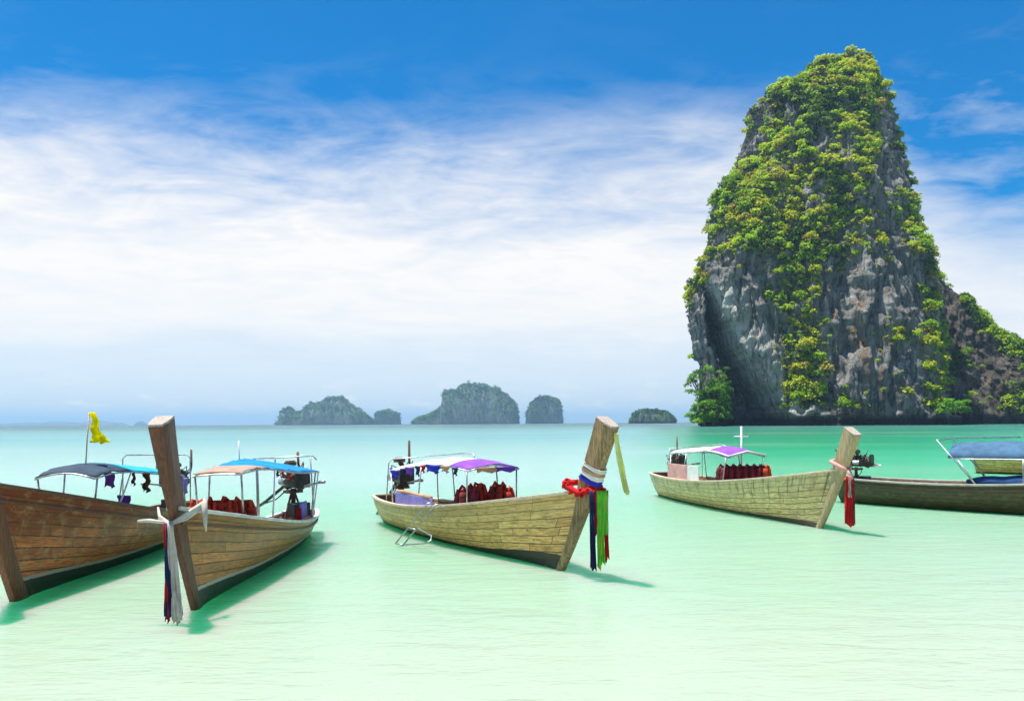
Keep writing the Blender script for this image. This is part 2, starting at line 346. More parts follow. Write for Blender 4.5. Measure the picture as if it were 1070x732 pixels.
M['leaf_far'] = leaf_mat('far_leaves', [(.005, .022, .012), (.012, .050, .020), (.028, .100, .030), (.075, .19, .045), (.13, .26, .055), (.17, .27, .06)])
M['leaf_bright'] = leaf_mat('bright_leaves', [(.03, .09, .006), (.08, .22, .008), (.15, .36, .01), (.23, .42, .02)])
M['bark'] = wood('tree_bark', (.09, .06, .04), (.18, .13, .09), .8)

def leaf_mesh(name, centers, radii, tints, per, size, mat, parent=None, loc=(0, 0, 0), flat=.75, updir=.55, tint_jit=.09):
    """many small leaf-clump faces spread through the volume of each clump"""
    centers = np.asarray(centers, float); per_ = per
    c = np.repeat(centers, per_, 0); r = np.repeat(np.asarray(radii, float), per_); N = len(c)
    d = RNG.normal(size=(N, 3)); d /= np.linalg.norm(d, axis=1, keepdims=True); d[:, 2] = np.where(d[:, 2] < -.35, -d[:, 2], d[:, 2])
    rad = r * (.45 + .55 * RNG.random(N) ** .5); lump = 1 + .25 * np.sin(d[:, 0] * 5 + c[:, 0]) * np.cos(d[:, 1] * 5 + c[:, 2])
    p = c + d * (rad * lump)[:, None] * np.array([1, 1, flat])
    nrm = d * .75 + RNG.normal(size=(N, 3)) * .45 + np.array([0, 0, updir]); nrm /= np.linalg.norm(nrm, axis=1, keepdims=True)
    t1 = np.cross(nrm, RNG.normal(size=(N, 3))); t1 /= np.linalg.norm(t1, axis=1, keepdims=True); t2 = np.cross(nrm, t1)
    s = size * (.6 + .8 * RNG.random(N)) * np.clip(r / np.mean(r), .8, 1.25)
    a = t1 * (s * .5)[:, None]; b = t2 * (s * .36)[:, None]; bend = nrm * (s * .12)[:, None]
    q = np.stack([p - a - bend, p - b + bend * .6, p + a - bend, p + b + bend * .6], 1).reshape(-1, 3) - np.array(loc)
    me = bpy.data.meshes.new(name); me.vertices.add(4 * N); me.vertices.foreach_set('co', q.ravel())
    me.loops.add(4 * N); me.loops.foreach_set('vertex_index', np.arange(4 * N)); me.polygons.add(N)
    me.polygons.foreach_set('loop_start', np.arange(N) * 4); me.polygons.foreach_set('loop_total', np.full(N, 4))
    at = me.attributes.new('tint', 'FLOAT', 'FACE'); tt = np.clip(np.repeat(np.asarray(tints, float), per_) + RNG.normal(size=N) * tint_jit, 0, 1)
    at.data.foreach_set('value', tt.astype(np.float32)); me.materials.append(mat); me.update(calc_edges=True); me.validate()
    o = bpy.data.objects.new(name, me); C.objects.link(o)
    if parent is not None: o.parent = parent
    o.location = loc if parent is None else (0, 0, 0)
    return o

def fb(x, y, z, oct=4): return mnoise.fractal(Vector((x, y, z)), 1.0, 2.0, oct)

def tower(rows, yc, lean, dratio, nth, nz, seed, amp=1.0, carve=None, nexp=2.5, base_px=441.0):
    """rows: (photo row, left column, right column) of the outline; gives points[z][theta] in world metres"""
    q = [(base_px - r[0]) / F for r in rows]; zq = [a * yc / (1 - a * lean) for a in q]; kk = [(yc + lean * max(z, 0)) / F for z in zq]
    zs = np.array(zq)[::-1]; xl = np.array([(r[1] - 535) * k for r, k in zip(rows, kk)])[::-1]; xr = np.array([(r[2] - 535) * k for r, k in zip(rows, kk)])[::-1]
    ztop = zs[-1]; P = []
    for i in range(nz + 1):
        z = -3 + (ztop + 3) * i / nz; a = np.interp(z, zs, xl); b = np.interp(z, zs, xr); cx, hw = (a + b) / 2, (b - a) / 2; hd = max(hw * dratio, 6 if i < nz else 2)
        cy = yc + lean * max(z, 0); row = []
        for j in range(nth):
            th = 2 * math.pi * j / nth; ct, st = math.cos(th), math.sin(th)
            ux = math.copysign(abs(ct) ** (2 / nexp), ct); uy = math.copysign(abs(st) ** (2 / nexp), st)
            x, y = cx + hw * ux, cy + hd * uy; nl = Vector((ct, st, 0))
            s = seed * 31.7
            rid = lambda f_, fz, o_, n_: 1 - 2 * abs(fb(x * f_ + s, y * f_ + o_, z * fz + o_, n_))
            d = fb(x * .014 + s, y * .014, z * .010, 3) * 8.0                        # buttresses
            d += rid(.035, .006, 3, 3) * 6.0 + rid(.10, .013, 7, 3) * 4.6 + rid(.26, .035, 1, 3) * 2.0 - 6   # sharp vertical flutes
            rg = 1 - abs(fb(x * .07 + s, y * .07, z * .012 + 4, 3)) * 2; d -= max(0, rg - .6) * 10.0          # gullies
            d += fb(x * .2 + s, y * .2, z * .11, 4) * 1.5 + fb(x * .03, y * .03 + s, z * .07, 3) * 2.4        # ledges
            d *= amp * min(1.0, hw / 25)
            if z < 7: d -= 5.0 * math.sin(math.pi * min(1, max(0, (7 - z) / 7)) / 2)  # tidal notch
            x += nl.x * d; y += nl.y * d
            if carve: x, y, z2 = carve(x, y, z, th); row.append((x, y, z2))
            else: row.append((x, y, z + fb(x * .05 + s, y * .05, 3.3, 3) * 2.0 * min(1, max(z, 0) / 20)))
        P.append(row)
    return np.array(P)
def fitted_tower(rows, *a, margin=3.0, **k):
    rows2 = [tuple(r) for r in rows]; a2 = list(a); a2[3], a2[4] = 140, 110
    for it in range(2):
        Q = tower(rows2, *a2, **{q: v for q, v in k.items() if q != 'carve'}); qx, qy = view(Q); new = []
        for r0, r in zip(rows, rows2):
            m = abs(qy - r0[0]) < 7
            if m.sum() < 20 or r0[0] < 62: new.append(r0); continue
            new.append((r[0], r[1] + .9 * (r0[1] + margin - qx[m].min()), r[2] + .9 * (r0[2] - margin - qx[m].max())))
        rows2 = new
    return tower(rows2, *a, **k)
def grid_obj(name, P, mat, parent=None, loc=(0, 0, 0)):
    nz, nth = P.shape[:2]; mb = MB(); L = P.reshape(-1, 3)
    fs = [(i * nth + j, i * nth + (j + 1) % nth, (i + 1) * nth + (j + 1) % nth, (i + 1) * nth + j) for i in range(nz - 1) for j in range(nth)]
    fs.append(tuple((nz - 1) * nth + j for j in range(nth)))
    mb.v = [tuple(p) for p in L]; mb.f = fs; mb.uv = [(0, 0)] * len(L)
    o = mb.build(name, mat, parent, smooth=True, loc=loc); return o
def normals(P):
    du = np.roll(P, -1, 1) - np.roll(P, 1, 1); dv = np.gradient(P, axis=0); n = np.cross(du, dv); return n / (np.linalg.norm(n, axis=2, keepdims=True) + 1e-9)
def view(p):   # where a point stands in the photo's own columns and rows
    return 535 + p[..., 0] / p[..., 1] * F, 441 - (p[..., 2] - H) / p[..., 1] * F

ROWS = [(54, 884, 900), (58, 874, 910), (66, 852, 921), (80, 828, 929), (97, 803, 935), (112, 785, 938), (150, 774, 946), (178, 765, 955), (205, 747, 961), (230, 739, 967), (250, 734, 972), (275, 727, 978),
        (300, 722, 984), (325, 721, 988), (345, 727, 990), (370, 731, 991), (400, 730, 993), (425, 727, 995), (446, 726, 996)]
YC = 545.0
def cave(x, y, z, th):
    px, py = 535 + x / y * F, 441 - (z - H) / y * F
    if math.sin(th) < .35:
        edge = np.interp(py, [262, 285, 330, 380, 432, 446], [722, 737, 757, 786, 826, 838]) + fb(py * .06, 1.0, 2.0, 3) * 3
        dd = edge - px + fb(px * .05, py * .02, 7, 3) * 3
        k = min(1, max(0, (dd + 1) / 5)); k = k * k * (3 - 2 * k)
        front = min(1, max(0, (.35 - math.sin(th)) / .5))
        wall = min(1, max(0, (px - np.interp(py, [270, 360, 375, 446], [734, 742, 752, 757]) + fb(py * .07, 3, 1, 2) * 3) / 4))
        if py > 268: y += k * front * wall * (75 + 12 * fb(px * .12, py * .02, 1.5, 3)) * min(1, (py - 268) / 12)
        s = max(0, 1 - abs(dd + 24) / 26) * (1 if 280 < py < 436 else 0)
        y -= s * 5 * front                                          # the pale slab that hangs over the cave
    return x, y, z
P = fitted_tower(ROWS, YC, .27, .62, 460, 330, 1, 1.0, carve=cave, margin=3.0)
RLOC = ((860 - 535) / F * YC, YC, 0)
ro = grid_obj('limestone_rock', P, M['rock'], loc=RLOC)
def attr(o, name, arr):
    a = o.data.attributes.new(name, 'FLOAT', 'POINT'); a.data.foreach_set('value', np.asarray(arr, np.float32).ravel())
px, py = view(P); fr_ = P[..., 1] < (YC + .27 * np.maximum(P[..., 2], 0))
edge_ = np.interp(py, [262, 285, 330, 380, 432, 446], [722, 737, 757, 786, 826, 838])
attr(ro, 'slab', fr_ * np.clip((px - edge_ + 2) / 5, 0, 1) * np.clip((44 - (px - edge_)) / 26, 0, 1) * np.clip((py - 278) / 30, 0, 1) * np.clip((440 - py) / 8, 0, 1))
attr(ro, 'rust', fr_ * np.exp(-((px - 905) / 38) ** 2 - ((py - 340) / 55) ** 2))
tag(ro, 'towering grey limestone karst with a cave at its left foot and bushes clinging to it', 'rock')
# vegetation of the tower
nrm = normals(P); px, py = view(P)
veg = np.zeros(P.shape[:2])
for i in range(P.shape[0]):
    for j in range(P.shape[1]):
        x, y, z = P[i, j]; veg[i, j] = fb(x * .022, y * .022, z * .026, 4) * 1.25 + fb(x * .07 + 7, y * .07, z * .05, 3) * .75
def blob(cx, cy, rx, ry, a): return a * np.exp(-(((px - cx) / rx) ** 2 + ((py - cy) / ry) ** 2))
front = nrm[..., 1] < .5
veg += .55 + .5 * np.clip(nrm[..., 2], -.6, .8)
for b in [(930, 150, 12, 50, -1.0), (908, 175, 18, 22, -.6), (903, 345, 46, 70, -1.3), (930, 235, 16, 40, -.4), (948, 290, 16, 50, -.5), (793, 355, 30, 80, -1.4), (765, 310, 30, 50, -1.0), (745, 350, 22, 80, -1.5), (760, 400, 40, 50, -2.2), (786, 152, 14, 12, -.7), (868, 148, 18, 10, -.9),
          (855, 180, 10, 18, -.4), (840, 385, 24, 50, .75), (850, 320, 22, 45, .65), (972, 325, 5, 70, 1.1), (966, 225, 5, 45, .5), (952, 350, 12, 60, -.7), (915, 215, 30, 25, .35), (930, 300, 20, 20, -.5), (775, 225, 38, 32, .55), (840, 225, 60, 40, .5), (870, 85, 60, 30, .5), (735, 285, 10, 35, 1.0), (780, 288, 16, 10, .7), (896, 425, 60, 14, .28), (800, 130, 30, 22, .3)]: veg += blob(*b)
veg[(py > 428)] -= 2
seen = front & (P[..., 2] > 6)
ii, jj = np.where(seen & (veg > .32))
wgt = np.clip(veg[ii, jj], .1, 1.2); area = np.linalg.norm(np.cross(np.roll(P, -1, 1)[ii, jj] - P[ii, jj], P[np.minimum(ii + 1, P.shape[0] - 1), jj] - P[ii, jj]), axis=1) + .01
pr = area * (.10 + wgt); pr /= pr.sum()
i3, j3 = np.where(seen & (veg > -.45) & (veg < .4) & (py < 425)); a3 = .02 + np.exp(veg[i3, j3] * 2.2); a3 /= a3.sum()
def scatter(K, rfun, off, tb, tj, src=None):
    I_, J_, p_ = src or (ii, jj, pr); idx = RNG.choice(len(I_), K, p=p_); ci, cj = I_[idx], J_[idx]; r_ = rfun(K) * (.75 + .4 * np.clip(veg[ci, cj], 0, 1))
    c_ = P[ci, cj] + nrm[ci, cj] * (r_ * off)[:, None] + RNG.normal(size=(K, 3)) * .4
    t_ = tb + np.array([.50 * fb(c[0] * .03 + 2, c[1] * .03, c[2] * .03, 3) for c in c_]) + RNG.normal(size=K) * tj
    return c_, r_, t_
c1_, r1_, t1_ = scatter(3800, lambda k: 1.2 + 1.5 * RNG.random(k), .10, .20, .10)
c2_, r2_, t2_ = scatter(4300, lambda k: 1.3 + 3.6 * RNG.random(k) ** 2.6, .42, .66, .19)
c3_, r3_, t3_ = scatter(420, lambda k: 1.1 + 1.9 * RNG.random(k) ** 2, .4, .55, .16, (i3, j3, a3))
c2_ = np.concatenate([c2_, c3_]); r2_ = np.concatenate([r2_, r3_]); t2_ = np.concatenate([t2_, t3_])
t2_ = np.where(RNG.random(len(t2_)) < .07, .97, np.clip(t2_, .12, .84)); t1_ = np.clip(t1_, .03, .6)
per1, per2 = 26, 110
cc = np.concatenate([c1_, c2_]); rr = np.concatenate([r1_, r2_]); tn = np.concatenate([t1_, t2_])
lf = leaf_mesh('cliff_foliage', cc, rr, tn, np.concatenate([np.full(len(c1_), per1), np.clip((per2 * (r2_ / 3.6) ** 1.5).astype(int), 40, 260)]), 1.25, M['leaf'], loc=RLOC)
tag(lf, 'dense green scrub covering the tall limestone karst', 'foliage', kind='stuff')

# lower shoulder on the right
ROWS2 = [(288, 972, 980), (298, 972, 990), (308, 973, 1003), (320, 974, 1015), (335, 975, 1032), (348, 976, 1050), (362, 976, 1072), (385, 976, 1122), (410, 976, 1170), (446, 976, 1230)]
P2 = tower(ROWS2, 590.0, .25, .42, 240, 120, 5, .9)
RLOC2 = ((1060 - 535) / F * 590, 590, 0)
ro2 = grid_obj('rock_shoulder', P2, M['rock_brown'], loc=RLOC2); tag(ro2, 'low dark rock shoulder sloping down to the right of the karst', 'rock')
nrm = normals(P2); px, py = view(P2); v2 = np.zeros(P2.shape[:2])
for i in range(P2.shape[0]):
    for j in range(P2.shape[1]):
        x, y, z = P2[i, j]; v2[i, j] = fb(x * .03 + 3, y * .03, z * .03, 4) * .7
v2 += -.75 + 1.3 * np.clip(nrm[..., 2], -.5, .8); v2 += 1.6 * np.exp(-((py - np.interp(px, [1005, 1020, 1045, 1070, 1120, 1200], [312, 324, 347, 366, 390, 425])) / 13) ** 2) * (px > 1006) + blob(1062, 415, 14, 12, .8) - blob(1000, 330, 14, 30, 1.0)
ii, jj = np.where((nrm[..., 1] < .7) & (P2[..., 2] > 6) & (v2 > .2)); K = 1500; idx = RNG.choice(len(ii), K); ci, cj = ii[idx], jj[idx]
rr = 1.8 + 2.6 * RNG.random(K); cc = P2[ci, cj] + nrm[ci, cj] * (rr * .35)[:, None]
tn = np.clip(np.array([.46 + .4 * fb(c[0] * .03 + 2, c[1] * .03, c[2] * .03, 3) for c in cc]) + RNG.normal(size=K) * .12, .06, .8)
tag(leaf_mesh('slope_foliage', cc, rr, tn, 50, 1.2, M['leaf'], loc=RLOC2), 'green scrub along the sloping crest of the low rock shoulder', 'foliage', kind='stuff')

def tree(loc, h, spread, label, n=14, mat='leaf_bright', tint=.6, group=None, low=.30):
    root = empty('tree', loc=loc); tag(root, label, 'tree', group)
    mb = MB(); tips = []
    mb.tube([(0, 0, -2.5), (.3, 0, h * .2), (0, .2, h * .45), (.4, 0, h * .72)], [h * .045, h * .034, h * .026, h * .012], 7)
    for k in range(6):
        a = k * 1.05 + .3; b0 = Vector((.1, .1, h * (.25 + .06 * k))); b1 = Vector((math.cos(a) * spread * .7, math.sin(a) * spread * .7, h * (.5 + .06 * k)))
        mb.tube([b0, (b0 + b1) / 2 + Vector((0, 0, .3)), b1], [h * .016, h * .012, h * .006], 5); tips.append(b1)
    mb.build('trunk', M['bark'], root, True)
    cs = [t for t in tips]
    while len(cs) < n:
        a = random.random() * 6.28; r = spread * random.random() ** .5; cs.append(Vector((math.cos(a) * r, math.sin(a) * r, h * (low + (.92 - low) * random.random() * (1 - .45 * (r / spread) ** 2)))))
    rr = [spread * (.26 + .16 * random.random()) for _ in cs]; tn = [min(1, max(0, tint + random.gauss(0, .2))) for _ in cs]
    leaf_mesh('crown', [tuple(c) for c in cs], rr, tn, 90, spread * .13, M[mat], root)
    return root
g = (lambda px, y, z=0: ((px - 535) / F * y, y, z))
tree(g(998, 478, 4.0), 12, 9, 'bright green spreading tree at the foot of the karst by the dark cleft', 16)
for (pxx, yy, z, h, sp, lab) in [(732, 506, 3, 41, 8.5, 'tall bright tree outermost at the left foot of the karst'), (746, 500, 3, 27, 8.5, 'rounded bright green tree in front of the cave mouth'), (752, 510, 3, 42, 7, 'slender tree beside the cave shadow at the left foot of the karst'), (736, 496, 2, 16, 8, 'low bush at the waterline below the karst overhang')]:
    tree(g(pxx, yy, z), h, sp, lab, 46, 'leaf_bright', .45, 'trees at the left foot of the karst', .04)
# rock ledge carrying them
Pl = tower([(426, 730, 756), (431, 725, 764), (446, 724, 768)], 505.0, 0, .5, 90, 16, 9, .35)
tag(grid_obj('rock_ledge', tower([(431, 988, 1006), (436, 984, 1012), (446, 982, 1014)], 478.0, 0, .5, 60, 12, 13, .25), M['rock'], loc=g(998, 478)), 'small dark rock ledge under the bright spreading tree right of the karst', 'rock')
tag(grid_obj('rock_ledge', Pl, M['rock'], loc=g(745, 505)), 'low dark rock ledge under the trees by the cave', 'rock')

# ------------------------------------------------------------------ far islands
def island(name, prof, yc, label, dr=.5, seed=3, leafy=True, K=700, base=444.0, mat='rock_far', cat='island', kind=None, rough=.6):
    K = int(K * 1.9); yc = yc * 1.5; k = yc / F; xs_ = np.array([p[0] for p in prof], float); hs = np.array([base - p[1] for p in prof], float) * k
    nx, ny = 150, 40; X = np.linspace((xs_[0] - 535) * k, (xs_[-1] - 535) * k, nx); W = (X[-1] - X[0]); D = W * dr
    G = np.zeros((ny, nx, 3))
    for j in range(ny):
        v = j / (ny - 1) * 2 - 1
        for i in range(nx):
            hh = np.interp(X[i] / k + 535, xs_, hs); f = (1 - abs(v) ** 2.6) ** .6
            sc = k * 6; nn = fb(X[i] / sc * .9 + seed, v * 3, seed, 5) * .28 + fb(X[i] / sc * 2.6 + seed, v * 8, 2, 4) * .14
            z = hh * f * (1 + nn * rough * (0.55 + .5 * abs(v)) - .03) - (3 if abs(v) > .97 or i in (0, nx - 1) else 0)
            G[j, i] = (X[i], yc + v * D / 2 * (.35 + .65 * min(1, hh / hs.max() * 1.6)), z)
    mb = MB(); mb.v = [tuple(p) for p in G.reshape(-1, 3)]; mb.uv = [(0, 0)] * (nx * ny); mb.f = [(j * nx + i, j * nx + i + 1, (j + 1) * nx + i + 1, (j + 1) * nx + i) for j in range(ny - 1) for i in range(nx - 1)]
    loc = ((X[0] + X[-1]) / 2, yc, 0)
    if not leafy:
        o = mb.build(name, M[mat], None, True, loc=loc); tag(o, label, cat, kind=kind); return o
    root = empty(name, loc=loc); tag(root, label, cat)
    o = mb.build('rock_mass', M[mat], root, True, loc=None)
    o.location = (-loc[0], -loc[1], 0)
    dzx = np.gradient(G[..., 2], axis=1) / np.maximum(np.gradient(G[..., 0], axis=1), .1); dzy = np.gradient(G[..., 2], axis=0) / np.where(abs(np.gradient(G[..., 1], axis=0)) < .1, .1, np.gradient(G[..., 1], axis=0))
    steep = np.sqrt(dzx ** 2 + dzy ** 2)
    ii, jj = np.where((G[..., 2] > 4) & (np.arange(ny)[:, None] < ny * .7)); pr = 1 / (.4 + steep[ii, jj]); pr /= pr.sum(); idx = RNG.choice(len(ii), K, p=pr); cc = G[ii[idx], jj[idx]]
    rr = k * (.8 + 1.2 * RNG.random(K)); cc = cc + RNG.normal(size=(K, 3)) * k * .5; cc[:, 2] = np.maximum(cc[:, 2], 2) + rr * .2
    tn = np.clip([.5 + .5 * fb(c[0] / k * .1, c[1] / k * .1, c[2] / k * .1, 3) for c in cc] + RNG.normal(size=K) * .14, .08, .8)
    lo = leaf_mesh('foliage', cc - np.array(loc), rr, tn, 24, k * .8, M['leaf_far'], root); lo['kind'] = 'stuff'
    return root
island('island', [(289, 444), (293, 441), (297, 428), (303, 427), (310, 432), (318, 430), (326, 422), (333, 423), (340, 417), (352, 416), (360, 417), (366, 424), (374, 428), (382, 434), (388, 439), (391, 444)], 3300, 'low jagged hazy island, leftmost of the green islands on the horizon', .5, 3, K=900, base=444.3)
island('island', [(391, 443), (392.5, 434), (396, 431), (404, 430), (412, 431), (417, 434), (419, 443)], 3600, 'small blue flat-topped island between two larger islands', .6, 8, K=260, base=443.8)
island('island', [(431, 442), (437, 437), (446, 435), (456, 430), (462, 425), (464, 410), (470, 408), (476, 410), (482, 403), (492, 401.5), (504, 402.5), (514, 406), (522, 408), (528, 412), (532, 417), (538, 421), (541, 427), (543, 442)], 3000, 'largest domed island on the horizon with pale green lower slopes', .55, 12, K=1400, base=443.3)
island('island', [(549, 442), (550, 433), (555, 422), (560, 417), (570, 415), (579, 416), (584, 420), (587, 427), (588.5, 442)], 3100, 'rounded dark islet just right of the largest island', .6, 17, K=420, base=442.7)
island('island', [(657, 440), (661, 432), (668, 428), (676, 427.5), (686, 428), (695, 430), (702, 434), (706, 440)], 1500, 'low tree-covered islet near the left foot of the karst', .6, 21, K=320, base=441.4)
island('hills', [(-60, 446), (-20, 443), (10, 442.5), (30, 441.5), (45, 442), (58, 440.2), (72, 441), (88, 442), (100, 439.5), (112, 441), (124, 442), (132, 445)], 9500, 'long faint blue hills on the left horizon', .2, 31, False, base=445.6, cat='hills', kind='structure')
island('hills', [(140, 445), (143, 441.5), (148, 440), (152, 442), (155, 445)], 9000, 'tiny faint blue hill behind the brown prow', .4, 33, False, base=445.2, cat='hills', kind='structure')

# ------------------------------------------------------------------ boats
class Boat:
    def __init__(s, bow, stern, z0, zb, p, bmax, hull, stem, rail, label, ztop=2.72, roll=0, stem_w=(.15, .22), stem_d=(.30, .40), rake=.55, deck_from=.80, transom=.52, strake='rail_dark'):
        b, a = Vector((*bow, 0)), Vector((*stern, 0)); s.L = (b - a).length; s.z0, s.zb, s.p, s.bmax, s.rake, s.tr = z0, zb, p, bmax, rake, transom
        hd = (b - a).normalized(); s.Mw = Matrix.Translation((a + b) / 2) @ Matrix.Rotation(math.atan2(hd.y, hd.x), 4, 'Z') @ Matrix.Rotation(R(roll), 4, 'X')
        s.root = empty('longtail_boat', s.Mw); tag(s.root, label, 'boat', 'moored longtail boats'); s.stem_w, s.stem_d, s.ztop, s.strake = stem_w, stem_d, ztop, strake
        s.make(hull, stem, rail, deck_from)
    def zs(s, t): return s.z0 + (s.zb - s.z0) * t ** s.p + .08 * (1 - t) ** 4
    def zk(s, t): return -.34 + .14 * (1 - t) ** 3 + .10 * t ** 6
    def hb(s, t):
        if t < .42: q = (.42 - t) / .42; f = math.sqrt(max(0, 1 - q * q * (1 - s.tr ** 2)))
        else: q = min(1.0, (t - .42) / .58); f = max(0.0, 1 - q ** 2.1) ** .92
        return max(.055, s.bmax * f)
    def stemx(s, z): return s.L / 2 + s.rake * z - .045 * max(0, z) ** 2
    def pt(s, t, u, side, off=0.0):
        zs, zk = s.zs(t), s.zk(t); b = s.hb(t) - off; n = 1.55 - .38 * t ** 2; m = 1.22 - .15 * t
        y = max(.03, b) * (1 - (1 - u) ** n) if u < 1 else max(.03, b); y = max(y, .045)
        z = zk + (zs - zk) * u ** m + off * (1 - u) * .8
        x = -s.L / 2 + t * (s.L - .06) + (s.stemx(z) - s.L / 2) * max(0, (t - .45) / .55) ** 2.2 - .22 * max(0, z) * max(0, 1 - t) ** 6 + (.03 if off else 0) * (1 if t < .02 else 0)
        return Vector((x, side * y, z))
    def sheer(s, t, side, out=0, dz=0):
        p = s.pt(t, 1, side); return p + Vector((0, side * out, dz))
    def make(s, hull, stem, rail, deck_from):
        NTt, NS = 56, 14; r = s.root
        mb = MB(); vs, uv = [], []
        cols = [(-1, 1 - k / NS) for k in range(NS)] + [(1, k / NS) for k in range(NS + 1)]
        for i in range(NTt + 1):
            t = i / NTt
            for sd_, u in cols: vs.append(s.pt(t, u, sd_)); uv.append((t * s.L + (20 if sd_ > 0 else 0) + .01, u * 1.15 + .001))
        n = len(cols); fs = [(i * n + k, (i + 1) * n + k, (i + 1) * n + k + 1, i * n + k + 1) for i in range(NTt) for k in range(n - 1)]
        mb.add(vs, fs, uv); mb.add([vs[k] for k in range(n)], [tuple(range(n))], [(vs[k].y + 40, vs[k].z + .3) for k in range(n)])
        hu = mb.build('hull', M[hull], r, True); 
        # inner skin, sole, ribs
        mb = MB(); vi = []
        for i in range(NTt + 1):
            t = .004 + i / NTt * .955
            for sd_, u in cols: vi.append(s.pt(t, u, sd_, .045) if u < 1 else s.pt(t, 1, sd_, .045) - Vector((0, 0, .004)))
        mb.add(vi, [(i * n + k, i * n + k + 1, (i + 1) * n + k + 1, (i + 1) * n + k) for i in range(NTt) for k in range(n - 1)])
        mb.add([vi[k] for k in range(n)], [tuple(range(n))[::-1]])
        mb.build('lining', M['inner'], hu, True)
        def half_at(t, z):
            best = .05
            for k in range(1, 31):
                q = s.pt(t, k / 30, 1, .05)
                if q.z <= z: best = q.y
            return best
        mb = MB(); rows = []
        for i in range(15):
            t = .03 + .80 * i / 14; zf = .12 + .10 * t; hw = half_at(t, zf) - .01; x = s.pt(t, .4, 1).x
            rows.append([Vector((x, hw * (k / 4 - 1), zf)) for k in range(9)])
        mb.sheet(rows, .03); mb.build('sole', M['deck'], r)
        for i in range(11):
            t = .06 + .074 * i
            for sd_ in (-1, 1):
                mb = MB(); pts = [s.pt(t, .35 + .62 * k / 6, sd_, .055) for k in range(7)]
                mb.loft([[p + Vector((dx_, 0, 0)) + Vector((0, -sd_ * dy_, 0)) for dx_, dy_ in ((-.03, 0), (.03, 0), (.03, .05), (-.03, .05))] for p in pts])
                mb.build('rib', M['rail_tan'] if i % 2 else M['deck'], hu)
        for t in (.20, .36, .52, .66):
            z = s.zs(t) - .24; hw = half_at(t, z) - .012; mb = MB(); mb.box((s.pt(t, .8, 1).x, 0, z), (.24, 2 * hw, .035)); mb.build('thwart', M['deck'], r, bevel=.006)
        rows = []
        for i in range(10):
            t = deck_from + (.985 - deck_from) * i / 9; z = s.zs(t) - .05
            rows.append([Vector((s.pt(t, 1, 1).x, (s.hb(t) - .055) * (k / 3 - 1), z + .02 * (1 - (k / 3 - 1) ** 2))) for k in range(7)])
        mb = MB(); mb.sheet(rows, .03); mb.build('foredeck', M['deck'], r)
        # gunwale wraps round the stern; a rubbing strake below
        path = [s.sheer(1 - i / 40, 1, 0, .02) for i in range(41)]; b0 = s.sheer(0, 1, 0, .02); b1 = s.sheer(0, -1, 0, .02)
        path += [b0.lerp(b1, q) + Vector((-.07 * math.sin(q * math.pi), 0, 0)) for q in (.08, .2, .35, .5, .65, .8, .92)] + [s.sheer(i / 40, -1, 0, .02) for i in range(41)]
        def sweep(path, w_, h_, dz):
            rings = []
            for i, p in enumerate(path):
                d = (path[min(i + 1, len(path) - 1)] - path[max(i - 1, 0)]); d.z = 0; d.normalize(); nn = Vector((-d.y, d.x, 0))
                rings.append([p + nn * (a * w_) + Vector((0, 0, b_ * h_ + dz)) for a, b_ in ((-.5, -.5), (.5, -.5), (.5, .5), (-.5, .5))])
            return rings
        mb = MB(); mb.loft(sweep(path, .10, .055, .012)); mb.build('gunwale', M[rail], r, bevel=.008)
        pst = []
        for sd_, rng in ((1, [1 - i / 40 for i in range(41)]), (-1, [i / 40 for i in range(41)])):
            pst += [s.pt(t, .90, sd_) + Vector((0, sd_ * .012, 0)) for t in rng]
        if s.strake:
            for q_ in (pst[:41], pst[41:]): mb = MB(); mb.loft(sweep(q_, .035, .04, 0)); mb.build('rubbing_strake', M[s.strake], r)
        # stem post
        rings = []; zz = [-.3 + (s.ztop + .3) * i / 18 for i in range(19)]
        for i, z in enumerate(zz):
            x = s.stemx(z); tx = s.stemx(z + .05) - s.stemx(z - .05); d = Vector((tx, 0, .1)).normalized(); nn = Vector((d.z, 0, -d.x))   # forward normal
            f = max(0, (z - s.zb) / (s.ztop - s.zb)); w_ = s.stem_w[0] + (s.stem_w[1] - s.stem_w[0]) * f; dp = s.stem_d[0] + (s.stem_d[1] - s.stem_d[0]) * min(1, max(0, z / s.zb)) ** 2
            front = Vector((x, 0, z)) + nn * .07
            hw = w_ / 2; rings.append([front + nn * 0 + Vector((0, -hw * .72, 0)), front + Vector((0, hw * .72, 0)), front - nn * (dp * .35) + Vector((0, hw, 0)), front - nn * dp + Vector((0, hw, 0)), front - nn * dp + Vector((0, -hw, 0)), front - nn * (dp * .35) + Vector((0, -hw, 0))])
        mb = MB(); mb.loft(rings); st = mb.build('stem', M[stem], r, bevel=.012)
        mb = MB(); up = (Vector(rings[-1][0]) - Vector(rings[-2][0])).normalized(); cen = sum((Vector(q) for q in rings[-1]), Vector()) / 6
        mb.loft([[cen + (Vector(q) - cen) * 1.03 + up * .002 for q in rings[-1]], [cen + (Vector(q) - cen) * .98 + up * .035 for q in rings[-1]]])
        mb.build('stem_cap', M['pale'], st, bevel=.006); s.top_rings = rings
        mb = MB(); mb.box((-s.L / 2 + .12, 0, s.zs(0) - .02), (.10, s.bmax * s.tr * 1.9, .16)); mb.build('stern_beam', M['rail_dark'], r, bevel=.01)
